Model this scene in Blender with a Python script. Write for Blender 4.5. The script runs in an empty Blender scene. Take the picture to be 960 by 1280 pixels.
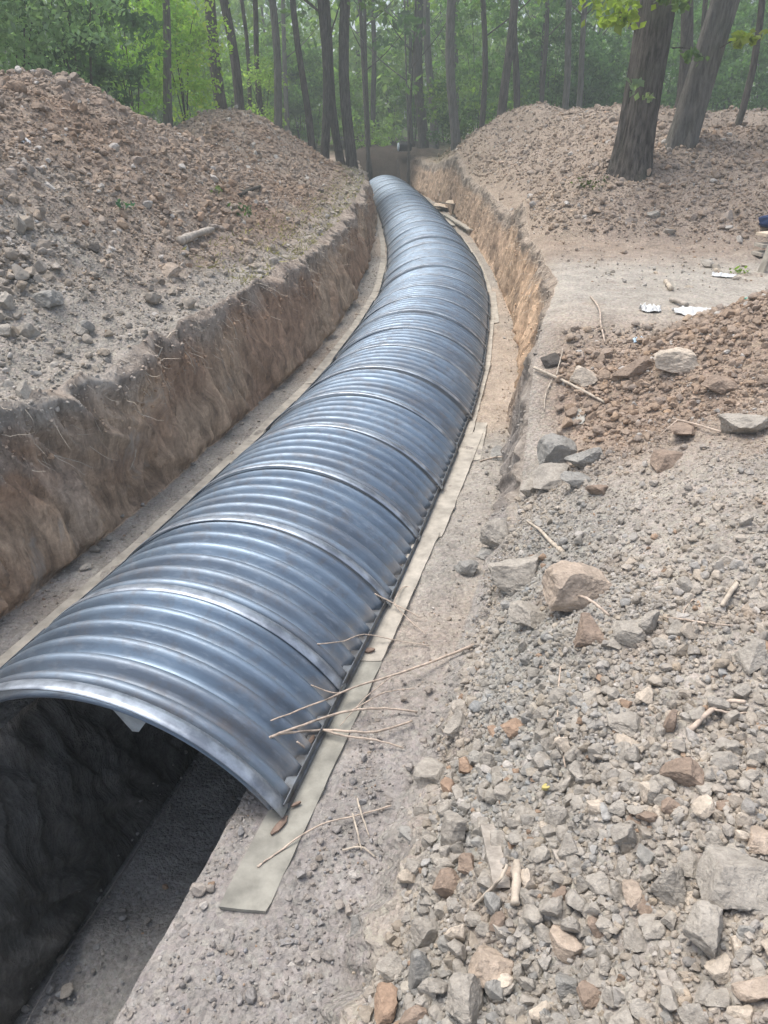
import bpy, bmesh, math, random
import numpy as np
from mathutils import Vector, Matrix
R = math.radians
rng = np.random.default_rng(7)
random.seed(7)
K = 3.1                                   # camera height above the trench ledge (m)
PITCH = R(27.5); FPX = 960.0
CP, SP = math.cos(PITCH), math.sin(PITCH)

sc = bpy.context.scene
col = sc.collection

# ------------------------------------------------------------------ noise
def _h(ix, iy, iz):
    n = (ix.astype(np.int64)*374761393 + iy.astype(np.int64)*668265263 + iz.astype(np.int64)*2147483647*3) & 0xffffffff
    n = ((n ^ (n >> 13))*1274126177) & 0xffffffff
    n = ((n ^ (n >> 16))*2246822519) & 0xffffffff
    return ((n ^ (n >> 15)) & 0xffffff)/float(0xffffff)
def vnoise(x, y, z=None):
    x = np.asarray(x, float); y = np.asarray(y, float)
    z = np.zeros(np.broadcast(x, y).shape) if z is None else np.asarray(z, float)
    x, y, z = np.broadcast_arrays(x, y, z)
    ix, iy, iz = np.floor(x), np.floor(y), np.floor(z)
    fx, fy, fz = x-ix, y-iy, z-iz
    fx = fx*fx*(3-2*fx); fy = fy*fy*(3-2*fy); fz = fz*fz*(3-2*fz)
    r = 0
    for a in (0, 1):
        for b in (0, 1):
            for c in (0, 1):
                w = (fx if a else 1-fx)*(fy if b else 1-fy)*(fz if c else 1-fz)
                r = r + w*_h(ix+a, iy+b, iz+c)
    return r*2-1
def fbm(x, y, z=None, o=4, g=0.5):
    a, s, r, f = 1.0, 0.0, 0.0, 1.0
    for i in range(o):
        r = r + a*vnoise(np.asarray(x)*f+17.3*i, np.asarray(y)*f-9.1*i, None if z is None else np.asarray(z)*f+3.7*i)
        s += a; a *= g; f *= 2.03
    return r/s
def sst(a, b, x):
    t = np.clip((np.asarray(x, float)-a)/(b-a), 0, 1)
    return t*t*(3-2*t)
def lerp(a, b, t): return a+(b-a)*t

# ------------------------------------------------------------------ plan of the trench (units of K)
def tab(pairs):
    xs = np.array([p[0] for p in pairs], float); ys = np.array([p[1] for p in pairs], float)
    def f(v):                                        # smoothed interpolation
        v = np.asarray(v, float)
        w = 0
        for d, k in ((-.22, .25), (0, .5), (.22, .25)):
            vv = v+d
            r = np.interp(vv, xs, ys)
            r = np.where(vv < xs[0], ys[0]+(vv-xs[0])*(ys[1]-ys[0])/(xs[1]-xs[0]), r)
            w = w+k*r
        return w
    return f
f_c = tab([(-1.5, -1.19), (.0, -.758), (.964, -.479), (1.83, -.228), (2.935, .042), (4.0, .215), (4.81, .31), (5.8, .36), (6.9, .355), (8.5, .30), (10.5, .19), (12.3, .04), (14, -.12)])
f_wlb = tab([(-1.5, -1.72), (0, -1.27), (1.417, -.859), (1.7, -.76), (2.13, -.65), (3.07, -.43), (3.83, -.27), (4.5, -.20), (5.9, -.125), (7.5, -.08), (8.84, -.11), (10.5, -.22), (13, -.40), (15, -.5)])
f_wrb = tab([(-1.5, -.72), (0, -.24), (.63, -.05), (1.2, .13), (1.74, .28), (2.4, .42), (3.18, .597), (4, .69), (5.57, .77), (7.1, .79), (8.8, .76), (10.07, .68), (11.5, .5), (13, .36), (15, .2)])
f_batL = tab([(-1, .05), (1.5, .05), (2.6, .06), (4.5, .12), (9, .10), (13, .1)])
f_batR = tab([(-1, .05), (2.2, .05), (2.9, .09), (13, .09)])
HW = .325; RISE = .162; ZG = .41
def slope_c(Y): return (f_c(Y+.1)-f_c(Y-.1))/.2
def f_foot(Y, s):                                    # x of the arch foot, s=+1 right
    return f_c(Y)+s*HW*np.sqrt(1+slope_c(Y)**2)
def f_wlt(Y):
    Y = np.asarray(Y, float)
    n = .034*fbm(Y*K*.6, Y*0+3.3, o=2)+.014*fbm(Y*K*3.1, Y*0+8.3, o=4, g=.7)
    return f_wlb(Y)-f_batL(Y)+n
def f_wrt(Y):
    Y = np.asarray(Y, float)
    n = (.022*fbm(Y*K*.8, Y*0+13.3, o=2)+.008*fbm(Y*K*3.4, Y*0+28.3, o=4, g=.7))
    return f_wrb(Y)+f_batR(Y)+n
f_A = tab([(-1.5, .35), (0, .42), (1, .5), (2, .65), (3, .69), (4, .69), (4.75, .59), (5.4, .44), (6, .35), (6.6, .41), (7.5, .62), (8.5, .54), (9.5, .30), (11, .10), (12.6, .03), (14, 0), (16, 0)])
ge = np.array([0, .06, .14, .35, .7, .95, 1.15, 1.35, 1.7, 2.4, 3.2]); gg = np.array([0, .01, .05, .25, .66, .92, 1.0, .97, .7, .2, 0])
def g_prof(e):
    return (np.interp(e-.04, ge, gg)+np.interp(e+.04, ge, gg)+2*np.interp(e, ge, gg))/4
def seg_heap(X, Y, pts, wk):
    best = np.zeros(np.broadcast(X, Y).shape)
    for (x0, y0, h0), (x1, y1, h1) in zip(pts[:-1], pts[1:]):
        dx, dy = x1-x0, y1-y0
        t = np.clip(((X-x0)*dx+(Y-y0)*dy)/(dx*dx+dy*dy), 0, 1)
        d = np.hypot(X-x0-t*dx, Y-y0-t*dy); h = h0+(h1-h0)*t
        r = d/(wk*h)
        v = h*np.clip(1-np.sqrt(r*r+.02)+.14, 0, 1)
        best = np.maximum(best, v)
    return best
sd = np.array([-1, 0, .05, .1, .25, .45, .7, 1.1, 1.8, 3, 6]); sz = np.array([0, 0, .03, .075, .2, .31, .385, .44, .46, .43, .41])
def surf_left(X, Y):
    e = f_wlt(Y)-X
    wob = 1+.10*fbm(X*K*.5, Y*K*.5, o=2)
    return ZG+f_A(Y)*g_prof(e)*wob
def surf_right(X, Y):
    d = X-f_wrb(Y)
    S = (np.interp(d-.03, sd, sz)+np.interp(d+.03, sd, sz))/2
    w = sst(1.85, 2.6, Y+.35*(d-.3)*0)
    z = lerp(S, ZG, w)
    z = z-.03*sst(.0, -.12, X-(f_wrb(Y)+.15))*w
    h1 = seg_heap(X, Y, [(.85, 11.6, .10), (1.40, 9.4, .60), (2.1, 8.0, .64), (3.6, 7.4, .62), (5.5, 7.2, .5)], 1.25)
    h2 = seg_heap(X, Y, [(1.42, 4.85, .36), (1.95, 5.1, .52), (2.6, 4.85, .54), (4.0, 4.3, .52), (6, 4, .4)], 1.95)
    h3 = seg_heap(X, Y, [(.80, 2.12, .07), (1.1, 2.12, .17), (1.5, 2.05, .25), (2.2, 1.8, .3), (3, 1.4, .25)], 1.9)
    h1 = np.maximum(h1, seg_heap(X, Y, [(1.85, 8.2, .62), (1.95, 6.6, .5), (2.1, 5.3, .45)], 1.5))
    h1 = h1*(1+.10*fbm(X*K*.5, Y*K*.5, o=2))
    h2 = h2*(1+.14*fbm(X*K*.5+9, Y*K*.5, o=2))
    z = z+np.maximum(np.maximum(h1, h2), h3)
    # small grey bump near the big clods (left rim of the rubble)
    z = z+.035*np.exp(-(((X-.33)/.07)**2+((Y-1.62)/.12)**2))
    return z
def detail(X, Y):                                     # small relief in K, everywhere off the trench
    x, y = X*K, Y*K
    fy = 1-sst(12.5*K, 15*K, y)
    n = .034*fbm(x*1.3, y*1.3, o=3)+.020*fbm(x*5.1, y*5.1, o=4, g=.6)+.020*np.abs(fbm(x*2.4+11, y*2.4, o=3))
    smooth = sst(1.0, 3.2, np.hypot((X-.95)/.35, (Y-2.95)/.75)) # trodden flat spot
    return n*(.25+.75*smooth)*(.5+.5*fy)
def ledge_n(X, Y):
    x, y = X*K, Y*K
    return .009*fbm(x*2.2, y*2.2, o=3)+.005*fbm(x*11, y*11, o=2)
def f_end(Y): return sst(12.35, 13.2, Y)
def inner_x(Y):
    n1 = .012*fbm(Y*K*2.2, Y*0+41, o=3); n2 = .014*fbm(Y*K*2.6, Y*0+61, o=3)
    return f_foot(Y, -1)+.085+n1, f_foot(Y, -1)+.17, f_foot(Y, 1)-.11+n2*.5, f_foot(Y, 1)-.075+n2
DEEP = .50
def surf(X, Y):
    X = np.asarray(X, float); Y = np.asarray(Y, float); X, Y = np.broadcast_arrays(X, Y)
    L, Rr = f_wlt(Y), f_wrt(Y)
    z = np.where(X < L, surf_left(X, Y)+detail(X, Y), surf_right(X, Y)+detail(X, Y))
    lb, rb = f_wlb(Y), f_wrb(Y)
    led = lerp(ledge_n(X, Y), ZG, f_end(Y))
    z = np.where((X >= L) & (X < lb), lerp(surf_left(L, Y), led, np.clip((X-L)/(lb-L), 0, 1)), z)
    z = np.where((X >= lb) & (X <= rb), led, z)
    z = np.where((X > rb) & (X < Rr), lerp(led, surf_right(Rr, Y), np.clip((X-rb)/(Rr-rb), 0, 1)), z)
    a, b, c, d = inner_x(Y)
    z = np.where((X > a) & (X < d), -DEEP*np.minimum(np.clip((X-a)/(b-a), 0, 1), np.clip((d-X)/(d-c), 0, 1))*(1-f_end(Y))+led, z)
    return z
RA = (HW*HW+RISE*RISE)/(2*RISE)
def arch_z(X, Y):
    s = slope_c(Y); u = (X-f_c(Y))/np.sqrt(1+s*s)
    z = np.sqrt(np.clip(RA*RA-u*u, 0, None))-(RA-RISE)+.012
    return np.where((np.abs(u) < HW) & (Y > .95), z, -9)
def ray(px, py): # direction per unit depth
    u, v = (px-480)/FPX, (py-640)/FPX
    return np.array([u, CP-v*SP, -SP-v*CP])
def hit(px, py, arch=False, lift=0.0, tmax=40):
    d = ray(px, py)
    def probe(ts):
        P = d[None, :]*ts[:, None]; g = surf(P[:, 0], P[:, 1])
        if arch: g = np.maximum(g, arch_z(P[:, 0], P[:, 1]))
        b_ = 1+P[:, 2] < g
        return P, g, (int(np.argmax(b_)) if b_.any() else len(ts)-1)
    ts = np.concatenate([np.arange(.3, 4, .03), np.arange(4, 14, .08)])
    P, g, i = probe(ts)
    ts = np.linspace(ts[max(i-1, 0)], ts[i], 24); P, g, i = probe(ts); p = P[i]
    return Vector((p[0]*K, p[1]*K, float(g[i])*K+lift)), ts[i]*K
def at_z(px, py, zk):
    d = ray(px, py); t = (zk-1)/d[2]
    return Vector((d[0]*t*K, d[1]*t*K, zk*K))
def surf_m(x, y): return surf(np.asarray(x)/K, np.asarray(y)/K)*K

# ------------------------------------------------------------------ soil colours (albedo)
def soil_col(X, Y, zone):
    x, y = X*K, Y*K
    n1 = fbm(x*.55+5, y*.55, o=3)*.5+.5; n2 = fbm(x*2.3, y*2.3+7, o=3)*.5+.5
    def c(r, g, b): return np.array([r, g, b])[None, :]
    def mix(a, b, t): return a+(b-a)*t[:, None]
    one = np.ones((len(X), 1))
    GREY = c(.33, .30, .26); BROWN = c(.25, .18, .13); PINK = c(.275, .22, .175); SAND = c(.33, .265, .20); BLUE = c(.285, .275, .25); TAN = c(.38, .30, .22)
    if zone == 'left':
        e = f_wlt(Y)-X
        base = mix(one*PINK, BROWN, sst(.45, .75, n1)*.7)
        gz = np.clip(sst(3.6, 2.0, Y)*sst(1.1, .2, e)+sst(.22, .05, e)*.8+.35*sst(.55, .75, n2), 0, 1)
        base = mix(base, GREY*.88, gz*sst(.2, .5, n1+.25))
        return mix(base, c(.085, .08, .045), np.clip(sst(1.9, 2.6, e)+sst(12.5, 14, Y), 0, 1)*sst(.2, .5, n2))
    if zone == 'right':
        d = X-f_wrb(Y)
        base = one*GREY*1.0
        flat = sst(2.05, 2.5, Y)*sst(3.9, 3.3, Y)
        base = mix(base, c(.36, .33, .285), flat)
        br = np.exp(-((Y-(2.02-.22*(X-1.0)))/.40)**2)*sst(.42, .62, X+.1*(n1-.5))
        base = mix(base, BROWN*1.12, np.clip(br*1.3, 0, 1)*.72)
        base = mix(base, PINK*1.02, sst(3.2, 3.9, Y)*.9)
        base = mix(base, SAND, sst(3.4, 4.4, Y)*sst(.5, .15, d)*.5)
        base = mix(base, BLUE, sst(1.9, 1.4, Y)*sst(.42, .12, d)*sst(.05, .10, d)*.9)
        base = mix(base, TAN*.9, sst(1.5, .3, Y)*sst(.55, .8, n1)*.5)
        base = mix(base, BROWN, sst(.6, .85, n2)*.3)
        return mix(base, c(.085, .08, .045), np.clip(sst(9.6, 11, Y)*sst(.5, .9, np.abs(X))+sst(12.3, 13.5, Y), 0, 1)*sst(.2, .5, n2))
    if zone == 'ledge':
        base = mix(one*c(.36, .30, .24), c(.30, .275, .24), sst(.35, .65, n1))
        base = mix(base, c(.27, .25, .23), sst(1.7, .9, Y))
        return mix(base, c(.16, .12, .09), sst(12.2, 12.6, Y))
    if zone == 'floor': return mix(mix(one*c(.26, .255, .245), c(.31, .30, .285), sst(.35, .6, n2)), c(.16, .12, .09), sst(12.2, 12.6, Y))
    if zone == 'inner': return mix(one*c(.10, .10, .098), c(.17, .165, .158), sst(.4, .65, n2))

# ------------------------------------------------------------------ materials
def new_mat(name):
    m = bpy.data.materials.new(name); m.use_nodes = True
    nt = m.node_tree; nt.nodes.clear()
    out = nt.nodes.new('ShaderNodeOutputMaterial'); b = nt.nodes.new('ShaderNodeBsdfPrincipled')
    nt.links.new(b.outputs[0], out.inputs[0])
    return m, nt, b
def N(nt, t, **k):
    n = nt.nodes.new(t)
    for a, v in k.items():
        if a in n.inputs.keys() if hasattr(n.inputs, 'keys') else False: n.inputs[a].default_value = v
        else: setattr(n, a, v)
    return n
def noise_n(nt, vec, scale, detail=4, rough=.55):
    n = nt.nodes.new('ShaderNodeTexNoise'); n.inputs['Scale'].default_value = scale
    n.inputs['Detail'].default_value = detail; n.inputs['Roughness'].default_value = rough
    nt.links.new(vec, n.inputs['Vector']); return n.outputs['Fac']
def mrange(nt, v, a, b, c, d):
    n = nt.nodes.new('ShaderNodeMapRange'); n.inputs[1].default_value = a; n.inputs[2].default_value = b
    n.inputs[3].default_value = c; n.inputs[4].default_value = d; nt.links.new(v, n.inputs[0]); return n.outputs[0]
def mathn(nt, op, a, b):
    n = nt.nodes.new('ShaderNodeMath'); n.operation = op
    for i, v in enumerate((a, b)):
        if isinstance(v, (int, float)): n.inputs[i].default_value = v
        else: nt.links.new(v, n.inputs[i])
    return n.outputs[0]
def mixc(nt, f, a, b, mode='MIX'):
    n = nt.nodes.new('ShaderNodeMix'); n.data_type = 'RGBA'; n.blend_type = mode
    for s, v in ((n.inputs[0], f), (n.inputs[6], a), (n.inputs[7], b)):
        if isinstance(v, (int, float)): s.default_value = v
        elif isinstance(v, tuple): s.default_value = (*v, 1)
        else: nt.links.new(v, s)
    return n.outputs[2]
def bump(nt, b, h, strength, dist, prev=None):
    n = nt.nodes.new('ShaderNodeBump'); n.inputs['Strength'].default_value = strength; n.inputs['Distance'].default_value = dist
    nt.links.new(h, n.inputs['Height'])
    if prev is not None: nt.links.new(prev, n.inputs['Normal'])
    nt.links.new(n.outputs[0], b.inputs['Normal']); return n.outputs[0]
def pos(nt):
    return nt.nodes.new('ShaderNodeNewGeometry').outputs['Position']
def objc(nt):
    return nt.nodes.new('ShaderNodeTexCoord').outputs['Object']
def mapping(nt, v, s, r=(0, 0, 0)):
    n = nt.nodes.new('ShaderNodeMapping'); n.inputs['Scale'].default_value = s; n.inputs['Rotation'].default_value = r
    nt.links.new(v, n.inputs['Vector']); return n.outputs[0]

def soil_mat(name, pebble=1.0, contrast=1.0):
    m, nt, b = new_mat(name)
    b.inputs['Roughness'].default_value = .95; b.inputs['Specular IOR Level'].default_value = .15
    a = nt.nodes.new('ShaderNodeAttribute'); a.attribute_name = 'soil'
    p = pos(nt)
    f1 = noise_n(nt, p, 3.0, 6, .65); f2 = noise_n(nt, p, 38, 5, .65)
    k1 = mrange(nt, f1, .3, .7, 1-.22*contrast, 1+.22*contrast); k2 = mrange(nt, f2, .25, .75, 1-.28*contrast, 1+.28*contrast)
    kk = mathn(nt, 'MULTIPLY', k1, k2)
    v = nt.nodes.new('ShaderNodeTexVoronoi'); v.inputs['Scale'].default_value = 34; nt.links.new(p, v.inputs['Vector'])
    cc = nt.nodes.new('ShaderNodeCombineColor')
    for i in range(3): nt.links.new(kk, cc.inputs[i])
    c1 = mixc(nt, 1.0, a.outputs['Color'], cc.outputs[0], 'MULTIPLY')
    vt = mixc(nt, .22*pebble, (.5, .5, .5), v.outputs['Color'])
    vt2 = mixc(nt, 1.0, vt, (2, 2, 2), 'MULTIPLY')
    hs = nt.nodes.new('ShaderNodeHueSaturation'); hs.inputs['Saturation'].default_value = .1; nt.links.new(vt2, hs.inputs['Color'])
    c2 = mixc(nt, 1.0, c1, hs.outputs[0], 'MULTIPLY')
    nt.links.new(c2, b.inputs['Base Color'])
    v2 = nt.nodes.new('ShaderNodeTexVoronoi'); v2.inputs['Scale'].default_value = 70; nt.links.new(p, v2.inputs['Vector'])
    inv = mathn(nt, 'SUBTRACT', 1.0, v.outputs['Distance']); inv2 = mathn(nt, 'SUBTRACT', 1.0, v2.outputs['Distance'])
    pr = bump(nt, b, inv, .7*pebble, .018)
    pr = bump(nt, b, inv2, .6*pebble, .009, pr)
    bump(nt, b, f2, .7, .02, pr)
    return m
def wall_mat(name, stretch):
    """cut earth: attribute colour, vertical scrape marks"""
    m, nt, b = new_mat(name)
    b.inputs['Roughness'].default_value = .9; b.inputs['Specular IOR Level'].default_value = .2
    a = nt.nodes.new('ShaderNodeAttribute'); a.attribute_name = 'soil'
    p = pos(nt)
    warp = nt.nodes.new('ShaderNodeTexNoise'); warp.inputs['Scale'].default_value = 1.1; warp.inputs['Detail'].default_value = 2; nt.links.new(p, warp.inputs['Vector'])
    va = nt.nodes.new('ShaderNodeVectorMath'); va.operation = 'MULTIPLY_ADD'; va.inputs[1].default_value = (.8, .8, .8)
    nt.links.new(warp.outputs['Color'], va.inputs[0]); nt.links.new(p, va.inputs[2])
    pw = va.outputs[0]
    s1 = noise_n(nt, mapping(nt, pw, (9, 9, stretch), (R(12), 0, 0)), 1.0, 5, .6)
    s2 = noise_n(nt, mapping(nt, pw, (34, 34, stretch*2.5), (R(-8), 0, 0)), 1.0, 4, .6)
    f2 = noise_n(nt, p, 26, 6, .7)
    k = mathn(nt, 'MULTIPLY', mrange(nt, s1, .32, .68, .55, 1.45), mrange(nt, f2, .25, .75, .70, 1.30))
    k = mathn(nt, 'MULTIPLY', k, mrange(nt, s2, .3, .7, .85, 1.15))
    cc = nt.nodes.new('ShaderNodeCombineColor')
    for i in range(3): nt.links.new(k, cc.inputs[i])
    c1 = mixc(nt, 1.0, a.outputs['Color'], cc.outputs[0], 'MULTIPLY')
    rg = nt.nodes.new('ShaderNodeTexNoise'); rg.noise_type = 'RIDGED_MULTIFRACTAL'; rg.inputs['Scale'].default_value = 1.0; rg.inputs['Detail'].default_value = 4; rg.inputs['Roughness'].default_value = .55
    nt.links.new(mapping(nt, pw, (7, 7, 1.7), (R(28), 0, 0)), rg.inputs['Vector'])
    rgv = mrange(nt, rg.outputs['Fac'], .2, 1.4, 0, 1)
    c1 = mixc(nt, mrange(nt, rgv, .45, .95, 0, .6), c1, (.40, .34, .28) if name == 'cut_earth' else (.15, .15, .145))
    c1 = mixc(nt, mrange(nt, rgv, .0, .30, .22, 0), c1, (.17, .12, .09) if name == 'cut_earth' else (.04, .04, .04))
    sm = noise_n(nt, mapping(nt, pw, (5, 3.2, 1.6), (R(35), 0, 0)), 1.0, 5, .65)
    c1 = mixc(nt, mrange(nt, sm, .60, .68, 0, .5), c1, (.36, .33, .29) if name == 'cut_earth' else (.16, .16, .155))
    nt.links.new(c1, b.inputs['Base Color'])
    pr = bump(nt, b, rgv, 1.0, .05); pr = bump(nt, b, s1, .8, .05, pr); pr = bump(nt, b, s2, .8, .02, pr); bump(nt, b, f2, .7, .02, pr)
    return m
def simple_mat(name, c, rough=.8, var=.25, scale=12, stretch=(1, 1, 1), bstr=.4, bdist=.005, metallic=0, c2=None, spec=.3):
    m, nt, b = new_mat(name)
    b.inputs['Roughness'].default_value = rough; b.inputs['Metallic'].default_value = metallic; b.inputs['Specular IOR Level'].default_value = spec
    v = mapping(nt, objc(nt), stretch)
    f = noise_n(nt, v, scale, 6, .62)
    c2 = c2 or tuple(x*(1-var) for x in c)
    f_ = mrange(nt, f, .35, .65, 0, 1)
    nt.links.new(mixc(nt, f_, tuple(min(1, x*(1+var*.6)) for x in c), c2), b.inputs['Base Color'])
    bump(nt, b, f, bstr, bdist)
    return m
M_soil = soil_mat('loose_soil'); M_ledge = soil_mat('ledge_soil', .8); M_wall = wall_mat('cut_earth', 1.1); M_inner = wall_mat('dark_earth', 2.0)  # last one: darker grey earth for the inner trench walls

def leaf_mat(name):
    m, nt, b = new_mat(name)
    a = nt.nodes.new('ShaderNodeAttribute'); a.attribute_name = 'leaf'
    nt.links.new(a.outputs['Color'], b.inputs['Base Color'])
    b.inputs['Roughness'].default_value = .6; b.inputs['Specular IOR Level'].default_value = .25
    t = nt.nodes.new('ShaderNodeBsdfTranslucent'); nt.links.new(mixc(nt, 1.0, a.outputs['Color'], (1.5, 1.7, .8), 'MULTIPLY'), t.inputs[0])
    mx = nt.nodes.new('ShaderNodeMixShader'); mx.inputs[0].default_value = .52
    nt.links.new(b.outputs[0], mx.inputs[1]); nt.links.new(t.outputs[0], mx.inputs[2])
    nt.links.new(mx.outputs[0], [n for n in nt.nodes if n.type == 'OUTPUT_MATERIAL'][0].inputs[0])
    return m
M_leaf = leaf_mat('leaves')
def bark_mat(name, c, c2):
    m, nt, b = new_mat(name)
    v = mapping(nt, objc(nt), (1, 1, .16)); f = noise_n(nt, v, 22, 6, .7); g = noise_n(nt, objc(nt), 1.3, 3)
    base = mixc(nt, mrange(nt, f, .35, .62, 0, 1), c2, c)
    base = mixc(nt, mrange(nt, g, .5, .75, 0, .45), base, (.07, .085, .05))
    nt.links.new(base, b.inputs['Base Color']); b.inputs['Roughness'].default_value = .95; b.inputs['Specular IOR Level'].default_value = .1
    bump(nt, b, f, 1.0, .03); return m
M_bark = bark_mat('dark_bark', (.14, .125, .11), (.03, .027, .024)); M_bark2 = bark_mat('pale_bark', (.20, .19, .17), (.09, .085, .075))

# ------------------------------------------------------------------ object helpers
def tag(o, label=None, cat=None, group=None, kind=None):
    if label: o['label'] = label
    if cat: o['category'] = cat
    if group: o['group'] = group
    if kind: o['kind'] = kind
    return o
def np_mesh(name, V, F, mats, smooth=False, attr=None, fmat=None):
    """V (n,3); F (m,k) one polygon size"""
    me = bpy.data.meshes.new(name)
    V = np.asarray(V, np.float32); F = np.asarray(F, np.int32); m, k = F.shape
    me.vertices.add(len(V)); me.vertices.foreach_set('co', V.ravel())
    me.loops.add(m*k); me.loops.foreach_set('vertex_index', F.ravel())
    me.polygons.add(m); me.polygons.foreach_set('loop_start', np.arange(0, m*k, k, dtype=np.int32))
    me.polygons.foreach_set('loop_total', np.full(m, k, np.int32))
    me.polygons.foreach_set('use_smooth', np.full(m, smooth, bool))
    for mt in (mats if isinstance(mats, (list, tuple)) else [mats]): me.materials.append(mt)
    if fmat is not None: me.polygons.foreach_set('material_index', np.asarray(fmat, np.int32))
    if attr is not None:
        nm, A = attr
        at = me.attributes.new(nm, 'FLOAT_COLOR', 'POINT')
        C4 = np.ones((len(V), 4), np.float32); C4[:, :3] = A; at.data.foreach_set('color', C4.ravel())
    me.update(calc_edges=True); me.validate()
    return me
def link(name, me, parent=None, loc=None):
    o = bpy.data.objects.new(name, me); col.objects.link(o)
    if parent is not None: o.parent = parent
    if loc is not None: o.location = loc
    return o
def empty(name, loc, rz=0):
    o = bpy.data.objects.new(name, None); col.objects.link(o); o.location = loc; o.rotation_euler = (0, 0, rz); o.empty_display_size = .1
    return o

# ------------------------------------------------------------------ ground
def make_rows():
    ys = [-4.5]
    while ys[-1] < 160:
        y = ys[-1]
        s = .045 if y < .8 else max(.020, .0042*y)
        if y > 42: s = .0042*42+(y-42)*.03
        ys.append(y+s)
    return np.array(ys)
YR = make_rows()/K
def graded(s0, fine, grow, end):
    v = [0.0]; s = s0
    while v[-1] < end:
        v.append(v[-1]+s)
        if v[-1] > fine: s *= grow
    return np.array(v)/K
eL = graded(.03, 6.5, 1.045, 110)[1:][::-1]
dR = graded(.019, 4.2, 1.022, 110)[1:]
Yc = YR[:, None]
lt, lb, rb, rt = f_wlt(YR)[:, None], f_wlb(YR)[:, None], f_wrb(YR)[:, None], f_wrt(YR)[:, None]
ia, ib, ic, id_ = [v[:, None] for v in inner_x(YR)]
fe = f_end(Yc)
fade_in = (1-fe)
cols_x, cols_z, cols_c = [], [], []
nR = len(YR)
def colr(X, zone):
    return soil_col(X.ravel(), np.broadcast_to(Yc, X.shape).ravel(), zone).reshape(*X.shape, 3)
# left land
X = lt-eL[None, :]; Yb = np.broadcast_to(Yc, X.shape)
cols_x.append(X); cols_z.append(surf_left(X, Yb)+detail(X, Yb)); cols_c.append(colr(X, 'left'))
# left wall (top -> bottom)
def wall(xt, zt, xb, zb, n, side, amp, seed, colf, lip=True):
    t = np.linspace(0, 1, n)[None, :]
    tz = t
    lipn = .45+.5*fbm(Yc*K*1.3+seed, Yc*0+2, o=3)
    prof = t+(.30*lipn*(2.0 if side > 0 else 1))*np.exp(-t/(.16 if side > 0 else .10))*sst(0, .05, t)*(1 if lip else 0)
    x = lerp(xt, xb, np.minimum(prof, 1)); z = lerp(zt, zb, tz)
    yk = np.broadcast_to(Yc, x.shape)*K; zk = z*K
    wy = yk+.35*fbm(yk*.7, zk*.9+seed, o=2)+.25*zk
    win = sst(0, .07, t)*sst(1.0, .9, t)
    d = .055*fbm(wy*.9, zk*.7+seed, o=2)+.035*fbm(wy*5.5, zk*.9+seed, o=2)+.028*fbm(wy*14, zk*3+seed, o=3)
    ridge = 1-2*np.abs(vnoise(wy*2.6+zk*1.9*np.sin(yk*.8+seed), zk*.7+wy*.35+seed))
    ridge2 = 1-2*np.abs(vnoise(wy*6.5-zk*2.2*np.cos(yk*.6), zk*.8+seed*2))
    q3 = wy*9+zk*5*np.sin(yk*.9+seed*1.3)
    ridge3 = 1-2*np.abs(vnoise(q3, zk*1.6-wy*.8+seed*3))
    d = d+.040*ridge*(.6+.4*np.sin(yk*1.7+seed))+.020*ridge2+.014*ridge3
    x = x+side*amp*d/K*win*fade_in*2.0
    return x, z, colf(x, z, t)
def col_wl(x, z, t):
    Yb = np.broadcast_to(Yc, x.shape); y = Yb*K; zk = z*K
    n = fbm(y*.8, zk*1.2, o=3)*.5+.5; n2 = fbm(y*2.5+zk*1.5, zk*2.5-y, o=3)*.5+.5
    c = lerp(np.array([.36, .235, .155]), np.array([.48, .35, .24]), sst(.35, .7, n)[..., None])
    near = sst(2.4, 1.5, Yb+.35*t)
    g = np.clip(.75*sst(.30, .05, t+.3*(n2-.5))+near*sst(.45, .62, n2)*.6, 0, 1)
    return lerp(c, np.array([.35, .32, .28]), g[..., None])
def col_wr(x, z, t):
    Yb = np.broadcast_to(Yc, x.shape); y = Yb*K; zk = z*K
    n = fbm(y*1.1+4, zk*.8, o=3)*.5+.5; n2 = fbm(y*3, zk*3, o=3)*.5+.5
    c = lerp(np.array([.62, .44, .29]), np.array([.50, .36, .24]), sst(.4, .7, n)[..., None])
    c = lerp(c, np.array([.48, .35, .25]), sst(4.2, 6, Yb)[..., None]*.8)
    c = lerp(c, np.array([.27, .25, .225]), sst(2.9, 2.3, Yb)[..., None])
    g = sst(.70, .88, t+.22*(n2-.5))             # t: 0 bottom, 1 top for right wall
    return lerp(c, np.array([.32, .285, .24]), .8*g[..., None])
zt = surf_left(lt, Yc)+detail(lt, Yc); zled = lerp(ledge_n(lb, Yc), ZG, fe)
x, z, c = wall(lt, zt, lb, zled, 56, 1, 1.0, 3.0, col_wl); WL0 = sum(a.shape[1] for a in cols_x)
cols_x.append(x); cols_z.append(z); cols_c.append(c); WL1 = WL0+x.shape[1]
# left ledge
def ledge(xa, xb, n):
    t = np.linspace(0, 1, n+2)[None, 1:-1]; x = lerp(xa, xb, t)
    Yb = np.broadcast_to(Yc, x.shape)
    cols_x.append(x); cols_z.append(lerp(ledge_n(x, Yb), ZG, fe)); cols_c.append(colr(x, 'ledge'))
ledge(lb, ia, 26); IL0 = sum(a.shape[1] for a in cols_x)
def zlip(x): return lerp(ledge_n(x, Yc), ZG, fe)
zdeep = -DEEP*(1-fe)+ZG*fe
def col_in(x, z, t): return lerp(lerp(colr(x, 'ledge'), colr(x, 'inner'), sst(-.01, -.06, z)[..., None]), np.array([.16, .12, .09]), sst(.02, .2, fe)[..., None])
x, z, c = wall(ia, zlip(ia), ib, zdeep, 54, 1, 1.05, 23.0, col_in, False)
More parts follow.
